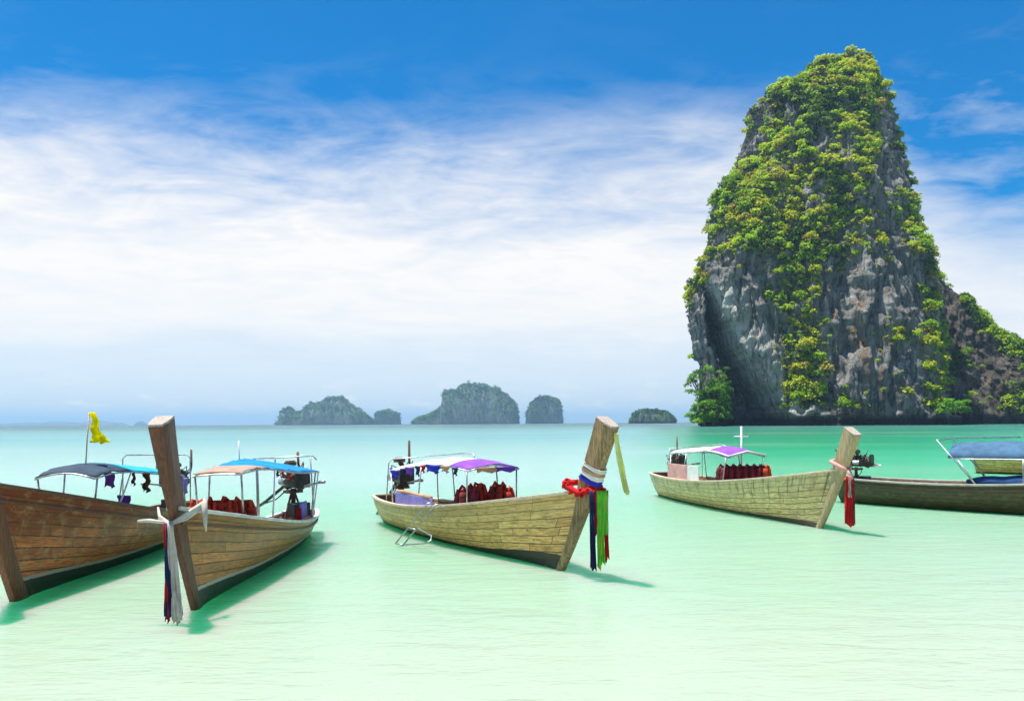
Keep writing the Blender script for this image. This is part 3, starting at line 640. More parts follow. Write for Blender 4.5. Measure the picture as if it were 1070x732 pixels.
    # ---- fittings
    def canopy(s, secs, cloths, posts, th=.02, frame='metal', fr=.016):
        """secs: (x, y_stbd, y_port, z_stbd, z_port, crown)"""
        can = empty('canopy'); can.parent = s.root
        def row(sec, n=9, dz=0):
            x, ya, yb, za, zb_, cr = sec
            return [Vector((x, ya + (yb - ya) * k / (n - 1), za + (zb_ - za) * k / (n - 1) + cr * (1 - (2 * k / (n - 1) - 1) ** 2) + dz)) for k in range(n)]
        def interp(q):
            i = min(int(q), len(secs) - 2); f = q - i; return tuple(a + (b - a) * f for a, b in zip(secs[i], secs[i + 1]))
        for (q0, q1, mat, nm) in cloths:
            m = max(4, int((q1 - q0) * 5)); rows = []
            for i in range(m + 1):
                q = q0 + (q1 - q0) * i / m; rr_ = row(interp(q), 11); 
                for k, v in enumerate(rr_): v.z += .022 * mnoise.noise(v * 2.3) - (.02 if i % 3 == 1 else 0)
                rows.append(rr_)
            mb = MB(); mb.sheet(rows, th); mb.build(nm, M[mat], can, True)
        mb = MB()
        for sec in secs: mb.tube(row(sec, 9, -.03), fr, 6)
        for k in (0, -1): mb.tube([row(sec, 9, -.03)[k] for sec in secs], fr, 6)
        mb.build('canopy_frame', M[frame], can, True)
        for (x, side, lean, pm) in posts:
            i = 0
            while i < len(secs) - 2 and not (min(secs[i][0], secs[i + 1][0]) <= x <= max(secs[i][0], secs[i + 1][0])): i += 1
            a, b = secs[i], secs[i + 1]; f = (x - a[0]) / (b[0] - a[0]); sec = tuple(p + (q - p) * f for p, q in zip(a, b)); top = row(sec, 9, -.03)[-1 if side > 0 else 0]
            t = min(.95, max(.02, (x + lean + s.L / 2) / s.L)); foot = s.sheer(t, side, -.05, 0); foot.x = x + lean
            mb = MB(); mb.tube([foot, top], .017, 7); mb.build('canopy_post', M[pm], can, True)
        return can
    def hoop(s, pts, r_=.016, mat='metal', name='roof_rail'):
        mb = MB()
        for p in pts: mb.tube(p, r_, 7)
        return mb.build(name, M[mat], s.root, True)
    def engine(s, x, z, yaw=0, tail=True, tiller=1.3, scale=1.0, dive=.30, y=0, exhaust=.55):
        e = empty('engine'); e.parent = s.root; e.location = (x, y, z); e.rotation_euler = (0, 0, R(yaw)); e.scale = (scale,) * 3
        mb = MB(); mb.tube([(0, 0, -.75), (0, 0, -.1)], .05, 8); mb.box((0, 0, -.16), (.34, .30, .06)); mb.tube([(0, -.2, -.7), (0, -.04, -.2)], .025, 6); mb.tube([(0, .2, -.7), (0, .04, -.2)], .025, 6); mb.build('bracket', M['engine2'], e, bevel=.006)
        mb = MB(); mb.box((.08, 0, .04), (.56, .24, .22)); mb.box((.06, .03, .20), (.50, .16, .14), Matrix.Rotation(.15, 3, 'X')); mb.box((.02, .17, .08), (.26, .10, .14)); mb.tube([(-.22, 0, .02), (-.34, 0, .0), (-.42, 0, -.02)], [.15, .11, .06], 12)
        for k in range(4): mb.disc((-.12 + .13 * k, -.12, .16), (.1, -1, .2), .035, .10, 8); mb.disc((-.12 + .13 * k, .03, .29), (0, 0, 1), .03, .06, 8)
        mb.build('engine_block', M['engine'], e, bevel=.02)
        mb = MB(); mb.disc((.39, 0, .0), (1, 0, 0), .12, .03); mb.disc((.39, -.13, .18), (1, 0, 0), .06, .04); mb.disc((.39, .12, .2), (1, 0, 0), .05, .04); mb.tube([(.39, .12, 0), (.39, .17, .2), (.39, .12, .25), (.39, -.13, .25), (.39, -.2, .18), (.39, -.11, -.02)], .012, 5, closed=True); mb.build('pulleys', M['engine2'], e, True)
        mb = MB(); mb.disc((.02, -.04, .42), (0, 0, 1), .13, .08); mb.disc((.02, -.04, .47), (0, 0, 1), .10, .03); mb.tube([(.02, -.04, .38), (.06, .02, .3)], .05, 8); mb.build('air_filter', M['engine2'], e, bevel=.008)
        mb = MB(); mb.disc((.1, -.24, .06), (1, .1, 0), .075, .2); mb.tube([(.1, -.24, .06), (.1, -.1, .1)], .03, 6); mb.build('alternator', M['metal'], e, bevel=.008)
        mb = MB(); mb.box((.50, 0, .10), (.06, .32, .34)); mb.tube([(.50, -.13, .29), (.50, 0, .31), (.50, .13, .29)], .035, 7); mb.build('radiator', M['engine'], e, bevel=.02)
        mb = MB(); mb.box((.25, 0, -.52), (.34, .36, .26)); mb.tube([(.1, -.1, -.38), (.2, -.05, -.25), (.15, 0, -.05)], .015, 5); mb.build('battery_box', M['rubber'], e, bevel=.02)
        mb = MB(); mb.tube([(-.05, .18, .18), (-.15, .24, .25), (-.2, .24, .4), (-.2, .24, exhaust + .25)], .028, 7); mb.build('exhaust_pipe', M['engine2'], e, True)
        mb = MB(); mb.tube([(.3, 0, -.08), (.8, .02, .0), (tiller, .05, .06)], .022, 7); mb.tube([(tiller - .02, .05, .06), (tiller + .16, .06, .07)], .034, 7); mb.build('tiller', M['metal'], e, True)
        mb = MB()
        for k in range(6):
            a = k * 1.1; mb.tube([(.3 * math.cos(a), .18 * math.sin(a), .25), (.38 * math.cos(a + .4), .26 * math.sin(a + .4), .45 - .05 * k), (.2 * math.cos(a + 1), .2 * math.sin(a + 1), .05)], .012, 5)
        mb.build('hoses', M['rubber'], e, True)
        if tail:
            mb = MB(); p1 = Vector((-3.0, 0, -dive * 3.0)); mb.tube([(-.2, 0, .02), p1 * .5, p1], .035, 8); mb.tube([(-.2, 0, -.1), p1 * .3 + Vector((0, 0, -.1)), p1 * .6], .014, 6); mb.build('propeller_shaft', M['engine'], e, True)
            mb = MB(); mb.disc(p1, (1, 0, dive), .05, .14)
            for a in (0, 2.09, 4.19):
                d = Vector((0, math.cos(a), math.sin(a))); q = Vector((.5, -math.sin(a), math.cos(a))).normalized()
                mb.sheet([[p1 + d * .04 - q * .03, p1 + d * .04 + q * .03], [p1 + d * .12 - q * .06, p1 + d * .12 + q * .06], [p1 + d * .2 - q * .03, p1 + d * .2 + q * .03]], .012)
            mb.build('propeller', M['engine2'], e)
        return e
    # ---- separate things standing on / hanging from this boat, built in boat coordinates
    def put(s, name, parts, anchor, label, cat, group=None):
        """parts: list of (part name, MB in boat coords, material, smooth, bevel); one part -> one mesh"""
        a = Vector(anchor); Mt = s.Mw @ Matrix.Translation(a)
        for _, mb, *_r in parts: mb.v = [tuple(Vector(v) - a) for v in mb.v]
        if len(parts) == 1:
            _, mb, mat, sm, bv = parts[0]; o = mb.build(name, M[mat], None, sm, bv); o.matrix_world = Mt; return tag(o, label, cat, group)
        e = empty(name, Mt); tag(e, label, cat, group)
        for nm, mb, mat, sm, bv in parts: mb.build(nm, M[mat], e, sm, bv)
        return e

def hang(p0, ln, wid, dirv, wav=.035, taper=1.0, sway=(0, 0), n=10, seed=0.0, m=5):
    """a strip of cloth hanging from p0, wid along dirv"""
    p0 = Vector(p0); dv = Vector(dirv).normalized(); nn = dv.cross(Vector((0, 0, 1))); rows = []
    for i in range(n + 1):
        f = i / n; w_ = wid * (1 + (taper - 1) * f); row = []
        for k in range(m):
            q = k / (m - 1) - .5; off = 1.5 * wav * math.sin(q * 9 + f * 5 + seed) * (.3 + f) + .5 * wav * math.sin(f * 11 + seed * 2)
            row.append(p0 + dv * (q * w_) + nn * off + Vector((sway[0] * f ** 1.3, sway[1] * f ** 1.3, -ln * f - (.03 * math.sin(q * 7 + seed) if i == n else 0))))
        rows.append(row)
    mb = MB(); mb.sheet(rows, .008); return mb
def rope(pts, r=.02, n=7): mb = MB(); mb.tube(pts, r, n); return mb

def vest_mesh(kind):
    """buoyancy vest: two padded front panels, a padded back and shoulder straps"""
    mb = MB()
    def pad(cx, cy, w_, d_, h_, z0):
        rings = []
        for k in range(6):
            f = k / 5; g_ = .72 + .28 * math.sin(math.pi * min(1, max(0, f * .9 + .05))); 
            rings.append([Vector((cx + a * w_ * g_ / 2, cy + b * d_ * g_ / 2, z0 + h_ * f)) for a, b in ((-1, -.6), (-.6, -1), (.6, -1), (1, -.6), (1, .6), (.6, 1), (-.6, 1), (-1, .6))])
        mb.loft(rings)
    pad(-.11, -.07, .18, .09, .46, 0); pad(.11, -.07, .18, .09, .46, 0); pad(0, .06, .38, .09, .52, 0)
    for sx in (-.12, .12): mb.tube([(sx, -.06, .44), (sx, 0, .56), (sx, .06, .50)], .03, 6)
    return mb
VEST = {}
def vest(boat, x, y, z, mat, rz, tilt, label, group):
    if mat not in VEST:
        o = vest_mesh(mat).build('life_vest', M[mat], None, True)
        st = MB(); st.box((0, -.125, .16), (.36, .012, .03)); st.box((0, -.125, .32), (.36, .012, .03)); sp = st.build('strap', M['rubber'], o); VEST[mat] = (o, sp); new = False
    else:
        o0, s0 = VEST[mat]; o = o0.copy(); C.objects.link(o); sp = s0.copy(); C.objects.link(sp); sp.parent = o
    o.matrix_world = boat.Mw @ Matrix.Translation((x, y, z)) @ Matrix.Rotation(R(rz), 4, 'Z') @ Matrix.Rotation(R(tilt), 4, 'X')
    tag(o, label, 'life vest', group)

# --- boat 1, left edge
B1 = Boat((-7.71, 12.34), (-8.3, 20.5), .60, 1.85, 2.0, .82, 'hull1', 'stem1', 'rail_dark', 'reddish brown longtail boat cut by the left edge, yellow flag above it', ztop=3.0)
B1.canopy([(2.5, -.5, .5, 1.80, 1.80, .10), (1.9, -.55, .55, 1.90, 1.86, .10), (1.2, -.6, .62, 1.92, 1.84, .10), (.2, -.6, .66, 1.86, 1.74, .09), (-1.6, -.62, .68, 1.70, 1.58, .08)],
          [(0, 2, 'dusky', 'canopy_cloth'), (2, 4, 'aqua', 'canopy_cloth')], [(2.4, -1, 0, 'metal'), (2.4, 1, 0, 'metal'), (1.2, -1, 0, 'metal'), (1.2, 1, .5, 'white_pipe'), (-1.5, -1, 0, 'metal'), (-1.5, 1, 0, 'metal')])
B1.hoop([[(-1.8, -.75, .8), (-1.8, -.75, 1.95), (-1.8, -.66, 2.03), (-1.8, .66, 2.03), (-1.8, .75, 1.95), (-1.8, .75, .8)], [(-1.8, 0, 2.03), (-1.8, 0, 1.7)]])
B1.engine(-3.2, 1.30, -15, tail=False)
B1.put('yellow_flag', [('flag_pole', rope([(1.6, -.05, 1.93), (1.55, -.04, 2.45), (1.5, -.02, 2.96)], .012), 'deck', True, 0), ('flag_cloth', hang((1.52, .05, 2.95), .58, .12, (.3, 1, 0), .05, 2.6, (0, .14), 12, 1.0), 'yellow', True, 0)], (1.6, -.05, 1.93), 'bright yellow flag drooping on a thin pole', 'flag')
B1.put('towel', [('towel', hang((1.45, .32, 1.82), .27, .22, (.3, 1, 0), .015), 'purple', True, 0)], (1.45, .32, 1.82), 'purple towel hanging under the dark front canopy', 'towel')
B1.put('towel', [('towel', hang((1.0, .40, 1.35), .22, .34, (.5, 1, 0), .015), 'purple', True, 0)], (1.0, .4, 1.35), 'purple cloth hung low behind the red-brown gunwale', 'towel')
B1.put('shirt', [('shirt', hang((1.1, .62, 1.80), .24, .06, (.6, 1, 0), .02, 1.9), 'brown', True, 0)], (1.1, .62, 1.8), 'narrow brown rag hanging between dark and turquoise canopies', 'cloth')
B1.put('shirt', [('shirt', hang((.5, .64, 1.76), .38, .19, (.7, 1, 0), .04, .75), 'brown', True, 0)], (.5, .64, 1.76), 'larger brown shirt hanging under the turquoise canopy edge', 'cloth')
B1.put('towel', [('towel', hang((-1.5, .68, 1.52), .34, .26, (.3, 1, 0), .02), 'lilac', True, 0)], (-1.5, .68, 1.52), 'lilac cloth hanging at the stern near the engine', 'towel')
mb = MB(); mb.tube([(0.9, .3, .52), (0.9, .3, .54), (0.9, .3, .66), (0.9, .3, .70), (.9, .3, .76)], [.06, .075, .075, .03, .03], 10)
B1.put('jar', [('jar', mb, 'sand_cloth', True, 0)], (.9, .3, .52), 'small amber jar standing on the boat seat', 'jar')

# --- boat 2
B2 = Boat((-4.67, 11.7), (-5.3, 20.0), .42, 1.52, 2.0, .72, 'hull2', 'stem2', 'rail_white', 'olive brown longtail boat with white sash and azure rear canopy', ztop=2.70, stem_w=(.12, .25), stem_d=(.20, .42), roll=2.5)
B2.canopy([(2.75, -.38, .36, 1.90, 1.90, .02), (1.8, -.44, .42, 1.95, 1.92, .02), (1.1, -.48, .50, 1.96, 1.88, .02), (-.2, -.52, .74, 2.02, 1.72, .02), (-1.2, -.56, .80, 2.00, 1.66, .02), (-2.4, -.58, .80, 1.92, 1.60, .02)],
          [(0, 1.8, 'salmon', 'canopy_cloth'), (1.8, 5, 'blue', 'canopy_cloth')], [(2.65, -1, 0, 'metal'), (2.65, 1, 0, 'metal'), (1.6, -1, 0, 'metal'), (.9, 1, .5, 'white_pipe'), (-2.3, 1, 0, 'white_pipe'), (-2.3, -1, 0, 'metal'), (-1.9, 1, -.1, 'metal')])
B2.hoop([[(-2.5, -.72, 1.85), (-2.5, -.68, 1.95), (-2.5, .66, 1.95), (-2.5, .74, 1.85)], [(-2.5, -.2, 1.95), (-2.5, -.2, 1.7)], [(-2.5, .6, 1.95), (-2.5, .62, .6)], [(-2.5, -.6, 1.95), (-2.5, -.62, .6)]])
mb = MB(); mb.tube([(-.6, -.5, 1.9), (-.6, -.5, 2.4)], .012, 6); mb.build('mast', M['white_pipe'], B2.root, True)
B2.engine(-3.35, 1.28, 35, tiller=1.2, exhaust=.4, scale=1.15)
mb = MB(); mb.box((-1.9, .50, .78), (.62, .05, .34)); mb.build('side_board', M['lilac'], B2.root, bevel=.01)
mb = MB(); mb.box((-1.0, .05, .52), (1.3, .85, .10)); B2.put('cushion', [('cushion', mb, 'cushion', False, .03)], (-1.0, .05, .47), 'long cream cushion on the stern bench of the azure-roofed boat', 'cushion')
mb = MB(); mb.box((-1.55, .46, .70), (.10, .10, .30)); B2.put('bag', [('bag', mb, 'red', True, .03)], (-1.55, .46, .55), 'small red bag standing at the end of the cream cushion', 'bag')
B2.hoop([[(-.3, -.45, .45), (-.3, -.45, .80), (-.45, -.4, .92), (-1.1, -.35, .95)]], .022, 'white_pipe', 'grab_rail')
B2.put('bunting', [('pennant', hang((.55, .50, 1.82), .12, .12, (1, .2, 0), .02, .6), 'navy', True, 0), ('pennant', hang((.25, .54, 1.82), .13, .22, (1, .2, 0), .02, .7), 'red', True, 0), ('pennant', hang((-.05, .60, 1.8), .22, .12, (1, .2, 0), .03, .7), 'maroon', True, 0)], (.25, .54, 1.82), 'red and dark rags hanging where salmon and azure canopies meet', 'cloth')
for k, (x, y, rz, tl) in enumerate([(2.35, -.32, 60, 8), (2.3, -.16, 80, -6), (2.25, .0, 95, 10), (2.2, .14, 70, -4), (2.0, .24, 85, 6), (1.85, .36, 75, 12)]):
    vest(B2, x + random.uniform(-.10, .10), y * .8 - .10, .80 + random.uniform(0, .14), 'vest', rz + random.uniform(-30, 30), tl + random.uniform(-14, 14), 'red life vest piled under the salmon front canopy', 'red life vests under the salmon canopy')
zt = 1.40; xf = B2.stemx(zt) + .16
wr = MB()
for q_ in range(3):
    e_ = .025 * q_; wr.tube([(xf - .56, .31, 1.60 - e_), (xf - .38, .27, 1.55 - e_), (xf - .14, .16, 1.47 - e_ * 1.5), (xf + .05, .02 - e_, 1.36), (xf - .12, -.18, 1.46 - e_), (xf - .36, -.28, 1.56 - e_)], [.022, .03, .022, .028, .022, .015], 7)
wr.tube([(xf - .56, .31, 1.62), (xf - .42, .33, 1.56), (xf - .37, .35, 1.42), (xf - .40, .34, 1.27), (xf - .42, .34, 1.18)], [.03, .05, .04, .025, .01], 7)
wr.tube([(xf + .02, -.04, 1.38), (xf - .02, -.28, 1.42), (xf - .10, -.46, 1.41)], [.02, .028, .022], 7)
parts = [('wrap', wr, 'sash_white', True, 0)]
for k, (dy_, mt, ln, wd) in enumerate([(-.075, 'red', 1.33, .05), (-.045, 'navy', 1.28, .09), (.0, 'navy', 1.24, .08), (.02, 'sash_white', 1.3, .05), (.045, 'sash_white', 1.36, .06), (.075, 'sash_white', 1.33, .06), (.10, 'sash_white', 1.25, .05)]):
    parts.append(('ribbon', hang((xf + .05 + .012 * k, dy_ * .6, 1.38), ln, wd, (.25, 1, 0), .018, 1.25, (0, dy_ * .55), 14, k * 1.7), mt, True, 0))
B2.put('sash', parts, (xf, 0, 1.40), 'white sash with navy and red ribbons tied round the mahogany prow', 'sash')

# --- boat 3
B3 = Boat((.88, 14.65), (-3.4, 22.0), .62, 1.50, 2.3, .80, 'hull3', 'stem3', 'rail_tan', 'tan planked longtail boat in the middle with ladder and coloured ribbons', ztop=2.63, stem_w=(.15, .24), stem_d=(.13, .42), rake=.72, strake=None)
B3.canopy([(1.75, -.60, .60, 1.74, 1.74, .10), (.9, -.62, .62, 1.80, 1.80, .12), (-.2, -.64, .64, 1.78, 1.80, .12), (-1.4, -.64, .64, 1.66, 1.70, .12), (-2.6, -.64, .64, 1.50, 1.54, .12)],
          [(0, 1.0, 'violet', 'canopy_cloth'), (1.0, 4, 'white', 'canopy_cloth')], [(1.65, -1, 0, 'metal'), (1.65, 1, 0, 'metal'), (.7, 1, 0, 'metal'), (-.6, -1, 0, 'metal'), (-1.6, 1, 0, 'metal'), (-2.5, -1, .25, 'white_pipe'), (-2.5, 1, 0, 'metal')])
for x, ln, wd, mt in [(-2.2, .20, .50, 'royal'), (-1.7, .18, .22, 'navy'), (-1.25, .19, .5, 'purple'), (-.75, .23, .26, 'navy'), (-.45, .16, .24, 'red'), (.1, .17, .75, 'royal'), (.75, .14, .40, 'sand_cloth'), (1.25, .16, .2, 'navy')]:
    z = np.interp(x, [-2.6, -1.4, -.2, .9, 1.75], [1.50, 1.66, 1.78, 1.80, 1.74]) - .01
    hang((x, -.665, z), ln, wd, (1, 0, 0), .015, .85, n=5).build('valance', M[mt], B3.root, True)
for y in (-.2, .25): hang((1.79, y, 1.78), .10, .5, (0, 1, 0), .015, .9, n=4).build('valance', M['sand_cloth' if y < 0 else 'purple'], B3.root, True)
B3.hoop([[(-2.9, -.62, .62), (-2.75, -.60, 1.70), (-2.72, -.52, 1.80), (-2.5, .1, 1.84), (-1.0, .62, 1.97), (-.4, .62, 1.97), (-.3, .62, 1.84)]])
B3.engine(-3.40, 1.22, -8, dive=.42, exhaust=.6, scale=1.22)
mb = MB(); mb.box((-.85, -.74, .86), (2.2, .03, .34)); mb.build('side_cloth', M['lilac'], B3.root, bevel=.008)
mb = MB(); mb.tube([(-1.95, -.7, 1.05), (-1.4, -.72, 1.07), (-.8, -.7, 1.05), (.1, -.72, 1.04)], [.03, .05, .04, .05], 7); B3.put('cloth_roll', [('cloth_roll', mb, 'sand_cloth', True, 0)], (-.9, -.7, 1.05), 'peach cloth laid along the top of the lilac side cloth', 'cloth')
for k, (x, y, rz, tl, mt) in enumerate([(1.0, -.42, 10, -14, 'vest'), (1.15, -.2, 25, -8, 'vest'), (1.2, .0, 5, 10, 'vest'), (1.6, .12, 15, -10, 'vest'), (1.75, .3, 25, 6, 'vest'), (1.45, -.42, 40, 6, 'maroon')]):
    vest(B3, x, y, .80 + .03 * k * (k < 4), mt, rz, tl, ('red life vest stacked at the front of the middle boat' if mt == 'vest' else 'darker maroon life vest in front of the red stack on the middle boat'), 'red life vests on the middle boat' if mt == 'vest' else None)
mb = MB(); mb.box((2.25, .28, .98), (.5, .62, .26)); B3.put('box', [('box', mb, 'purple', False, .02)], (2.25, .28, .85), 'dark purple box on the foredeck beside red life vests', 'box')
lad = empty('boarding_ladder', B3.Mw @ Matrix.Translation((.55, -.85, .85))); tag(lad, 'thin metal boarding ladder hooked over the tan boat side', 'ladder')
mb = MB()
for x in (-.20, .20): mb.tube([(x - .02, .14, -.02), (x, .10, .10), (x, -.06, .10), (x - .05, -.12, 0), (x - .42, -.66, -.80)], .016, 7)
mb.build('side_rail', M['metal'], lad, True)
for f in (.55, .98):
    mb = MB(); c = Vector((-.05, -.12, 0)).lerp(Vector((-.42, -.66, -.80)), f); mb.tube([c + Vector((-.20, 0, 0)), c + Vector((.20, 0, 0))], .018, 7); mb.build('rung', M['metal'], lad, True)
mb = MB(); c1 = Vector((-.05, -.12, 0)).lerp(Vector((-.42, -.66, -.80)), .5); c2 = Vector((-.42, -.66, -.80))
mb.tube([c1 + Vector((.2, 0, 0)), c1 + Vector((.95, .0, -.08)), c1 + Vector((1.05, -.05, -.16)), c1 + Vector((.9, -.1, -.24)), c2 + Vector((.2, 0, .03))], .017, 7); mb.build('step_frame', M['metal'], lad, True)
zt = 1.58; xf = B3.stemx(zt)
loop = [(xf + .12 + .0, 0, zt - .03), (xf + .05, -.14, zt - .05), (xf - .15, -.20, zt - .10), (xf - .42, -.24, zt + .0), (xf - .62, -.18, zt + .05), (xf - .62, .18, zt + .05), (xf - .42, .24, zt), (xf - .15, .2, zt - .1), (xf + .05, .14, zt - .05)]
gm = MB(); gm.tube(loop, .055, 8, closed=True)
for k in range(170):
    q = k / 170 * len(loop); i = int(q); p = Vector(loop[i]).lerp(Vector(loop[(i + 1) % len(loop)]), q - i) + Vector((random.gauss(0, .035), random.gauss(0, .035), random.gauss(0, .035))); gm.box(p, (.055, .03, .045), Matrix.Rotation(random.random() * 6, 3, 'Z') @ Matrix.Rotation(random.random() * 6, 3, 'X'))
B3.put('garland', [('garland', gm, 'red', True, 0)], (xf, 0, zt), 'red flower garland looped round the tan prow', 'garland')
def wrap(b, z0, z1, out):
    mb = MB(); rings = []
    for i in range(4):
        z = z0 + (z1 - z0) * i / 3; x = b.stemx(z); f = 1 + .12 * math.sin(i * 2.2); rings.append([Vector((x + dx_ * f, dy_ * f, z - .35 * dx_)) for dx_, dy_ in ((.12, -.06), (.12, .06), (.02, .12), (-.26, .13), (-.32, .08), (-.32, -.08), (-.26, -.13), (.02, -.12))])
    mb.loft(rings, False); return mb
B3.put('prow_scarf', [('band', wrap(B3, 1.64, 1.72, 0), 'royal', True, 0), ('band', wrap(B3, 1.725, 1.80, 0), 'white', True, 0), ('band', wrap(B3, 1.805, 1.86, 0), 'sand_cloth', True, 0), ('band', wrap(B3, 1.865, 1.93, 0), 'white', True, 0)], (B3.stemx(1.7), 0, 1.7), 'blue, white and peach scarves wound round the tan prow', 'scarf')
parts = []
for k, (dx_, dy_, mt, ln, wd) in enumerate([(.05, -.07, 'red', .74, .05), (.04, -.14, 'navy', 1.30, .06), (.05, -.10, 'navy', 1.34, .06), (.02, -.12, 'aqua', .62, .05), (.09, -.02, 'green', 1.30, .07), (.10, .04, 'green', 1.24, .07), (.12, .09, 'green', .74, .08), (.08, .13, 'red', 1.22, .05), (.07, .17, 'red', 1.16, .04), (.07, .01, 'yellow', 1.34, .04), (.11, .12, 'sand_cloth', .66, .04)]):
    parts.append(('ribbon', hang((xf + .1 + dx_, dy_, zt - .04), ln, wd, (.4, 1, 0), .02, 1.1, (.0, 0), 14, k * 2.1), mt, True, 0))
B3.put('ribbon_bundle', parts, (xf + .1, 0, zt), 'navy, lime green and red ribbons hanging from the tan prow', 'ribbons')
tz = B3.ztop - .10
B3.put('yellow_ribbon', [('ribbon', hang((B3.stemx(tz) + .12, .02, tz), 1.02, .07, (.5, 1, 0), .02, 1.5, (.02, .20), 14, 1.0), 'lemon', True, 0)], (B3.stemx(tz) + .12, .02, tz), 'pale yellow ribbon dangling from the top of the tan prow', 'ribbon')

# --- boat 4
B4 = Boat((7.78, 20.2), (5.57, 29.5), .72, 1.50, 2.8, .84, 'hull4', 'stem4', 'rail_tan', 'cream weathered longtail boat with white and violet canopy, red sash on its prow', ztop=2.38, stem_w=(.15, .24), stem_d=(.13, .42), rake=.72, strake=None)
B4.canopy([(1.25, -.6, .6, 1.66, 1.68, .14), (.5, -.62, .62, 1.76, 1.76, .16), (-.3, -.62, .62, 1.80, 1.80, .14), (-1.5, -.62, .62, 1.72, 1.74, .12), (-2.8, -.62, .62, 1.64, 1.66, .12)],
          [(0, 1.7, 'violet', 'canopy_cloth'), (1.7, 4, 'white', 'canopy_cloth')], [(1.1, -1, 0, 'metal'), (1.1, 1, 0, 'white_pipe'), (-.4, 1, 0, 'metal'), (-1.5, -1, 0, 'metal'), (-2.7, -1, .1, 'white_pipe'), (-2.7, 1, 0, 'metal')])
mb = MB(); mb.tube([(1.24, -.6, 1.69), (.85, -.62, 1.75), (.5, -.63, 1.79), (-.3, -.63, 1.82)], .026, 7); mb.tube([(1.26, -.6, 1.69), (1.27, 0, 1.83), (1.26, .6, 1.71)], .022, 7); mb.build('canopy_trim', M['white_pipe'], B4.root, True)
mb = MB(); mb.tube([(.4, .3, .5), (.4, .3, 2.56)], .03, 7); mb.tube([(.4, .06, 2.25), (.4, .54, 2.25)], .02, 6); mb.build('mast', M['white_pipe'], B4.root, True)
B4.hoop([[(-2.9, -.62, .75), (-2.85, -.6, 1.80), (-2.8, .6, 1.86), (-2.85, .62, .75)], [(-2.8, .2, 1.84), (-1.2, .4, 1.98), (-.6, .5, 1.86)]])
B4.engine(-3.75, 1.22, 8, exhaust=.7, tail=False)
mb = MB(); mb.box((-1.9, -.76, 1.06), (1.5, .03, .50)); mb.build('side_cloth', M['pink'], B4.root, bevel=.008)
mb = MB(); mb.box((-.72, -.77, 1.08), (.80, .03, .46)); mb.build('side_cloth', M['white'], B4.root, bevel=.008)
for k in range(6): vest(B4, .75 + .08 * k, -.55 + .19 * k, .86, 'maroon', 8 + (k * 37) % 14, -5 + (k * 23) % 11, 'maroon life vest in the row under the violet canopy', 'maroon life vests under the violet canopy')
vest(B4, 1.3, .58, .86, 'orange', 10, 4, 'orange-red life vest at the front end of the maroon row', None)
mb = MB(); mb.disc((-4.78, -.12, .40), (.3, 1, 0), .22, .14); mb.build('fender', M['cushion'], B4.root, True, .03)
zt = 1.62; xf = B4.stemx(zt)
wr = MB(); wr.tube([(xf + .1, 0, zt - .12), (xf, -.14, zt - .02), (xf - .3, -.19, zt + .10), (xf - .42, 0, zt + .12), (xf - .3, .19, zt + .1), (xf, .14, zt - .02)], .05, 8, closed=True)
wr.tube([(xf + .12, 0, zt - .1), (xf + .17, .02, zt - .2), (xf + .17, .05, zt - .3)], .05, 7)
parts = [('wrap', wr, 'pink', True, 0)]
for k, (dy_, mt, ln, wd) in enumerate([(-.06, 'red', 1.15, .08), (0, 'red', 1.2, .10), (.06, 'maroon', 1.18, .08), (-.02, 'pink', .5, .06)]): parts.append(('ribbon', hang((xf + .15 + .015 * k, dy_, zt - .22), ln, wd, (.3, 1, 0), .02, 1.25, (0, dy_ * .4), 12, k * 1.3), mt, True, 0))
B4.put('sash', parts, (xf, 0, zt), 'red sash hanging from the cream boat prow', 'sash')

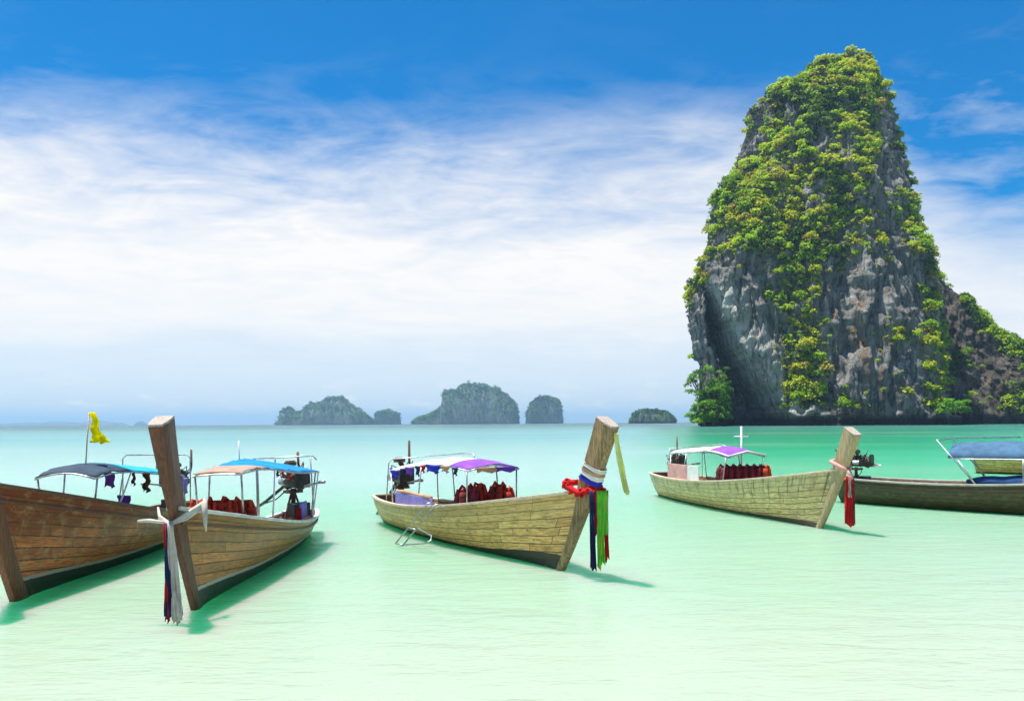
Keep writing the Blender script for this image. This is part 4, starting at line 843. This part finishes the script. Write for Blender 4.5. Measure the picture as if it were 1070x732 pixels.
# --- boat 5, right edge
B5 = Boat((17.8, 19.9), (11.1, 26.7), .72, 1.6, 3.2, .86, 'hull5', 'stem4', 'rail_grey', 'dark olive longtail boat leaving the right edge, slate blue canopy', ztop=2.7)
B5.canopy([(3.2, -.75, .75, 1.62, 1.62, .46), (1.8, -.75, .75, 1.62, 1.62, .46), (.4, -.75, .75, 1.62, 1.62, .46), (-.9, -.75, .75, 1.60, 1.60, .46), (-1.35, -.70, .70, 1.62, 1.62, .38)],
          [(0, 4, 'slate', 'canopy_cloth')], [(-1.1, -1, .55, 'metal'), (-1.1, 1, .4, 'metal'), (.6, -1, 0, 'metal'), (.6, 1, 0, 'metal'), (2.8, -1, 0, 'metal')], .018)
B5.hoop([[(-.55, -.8, .78), (-1.65, -.72, 2.12), (-1.2, -.2, 2.18), (.3, .3, 2.2)], [(-1.65, -.72, 2.12), (-1.65, .72, 2.12), (-.6, .8, .8)]], .017)
B5.engine(-4.35, 1.28, 0, exhaust=.35, tiller=-.1)
mb = MB(); mb.tube([(-4.3, -.05, 1.3), (-4.9, -.35, 1.75)], .03, 7); mb.build('engine_handle', M['engine2'], B5.root, True)
rows = []
for i in range(15):
    x = -.9 + 4.6 * i / 14; bul = 1 + .18 * math.sin(i * 1.7); e_ = min(1, i / 3 + .25); rows.append([Vector((x, -.52 - .24 * math.sin(a) * bul * e_, .90 + .22 * (math.cos(a)) * bul * e_)) for a in [k * 2 * math.pi / 12 for k in range(12)]])
mb = MB(); mb.loft(rows); B5.put('rolled_tarp', [('rolled_tarp', mb, 'denim', True, 0)], (.5, -.5, .7), 'rolled denim blue tarp lying along the dark boat gunwale', 'tarp')
mb = MB(); mb.box((1.9, .25, .98), (.8, .5, .22)); B5.put('bench_pad', [('bench_pad', mb, 'cushion', False, .03)], (1.9, .25, .87), 'cream pad on the seat under the slate blue canopy', 'cushion')
vest(B5, 2.75, .25, .86, 'maroon', 20, 0, 'maroon life vest beside cream pad under slate canopy', None)

# --- boat 6, far right
B6 = Boat((31.5, 36.0), (23.9, 41.0), .85, 1.7, 2.6, .9, 'hull3', 'stem4', 'rail_tan', 'small distant tan boat seen beneath the slate blue canopy', ztop=2.7)
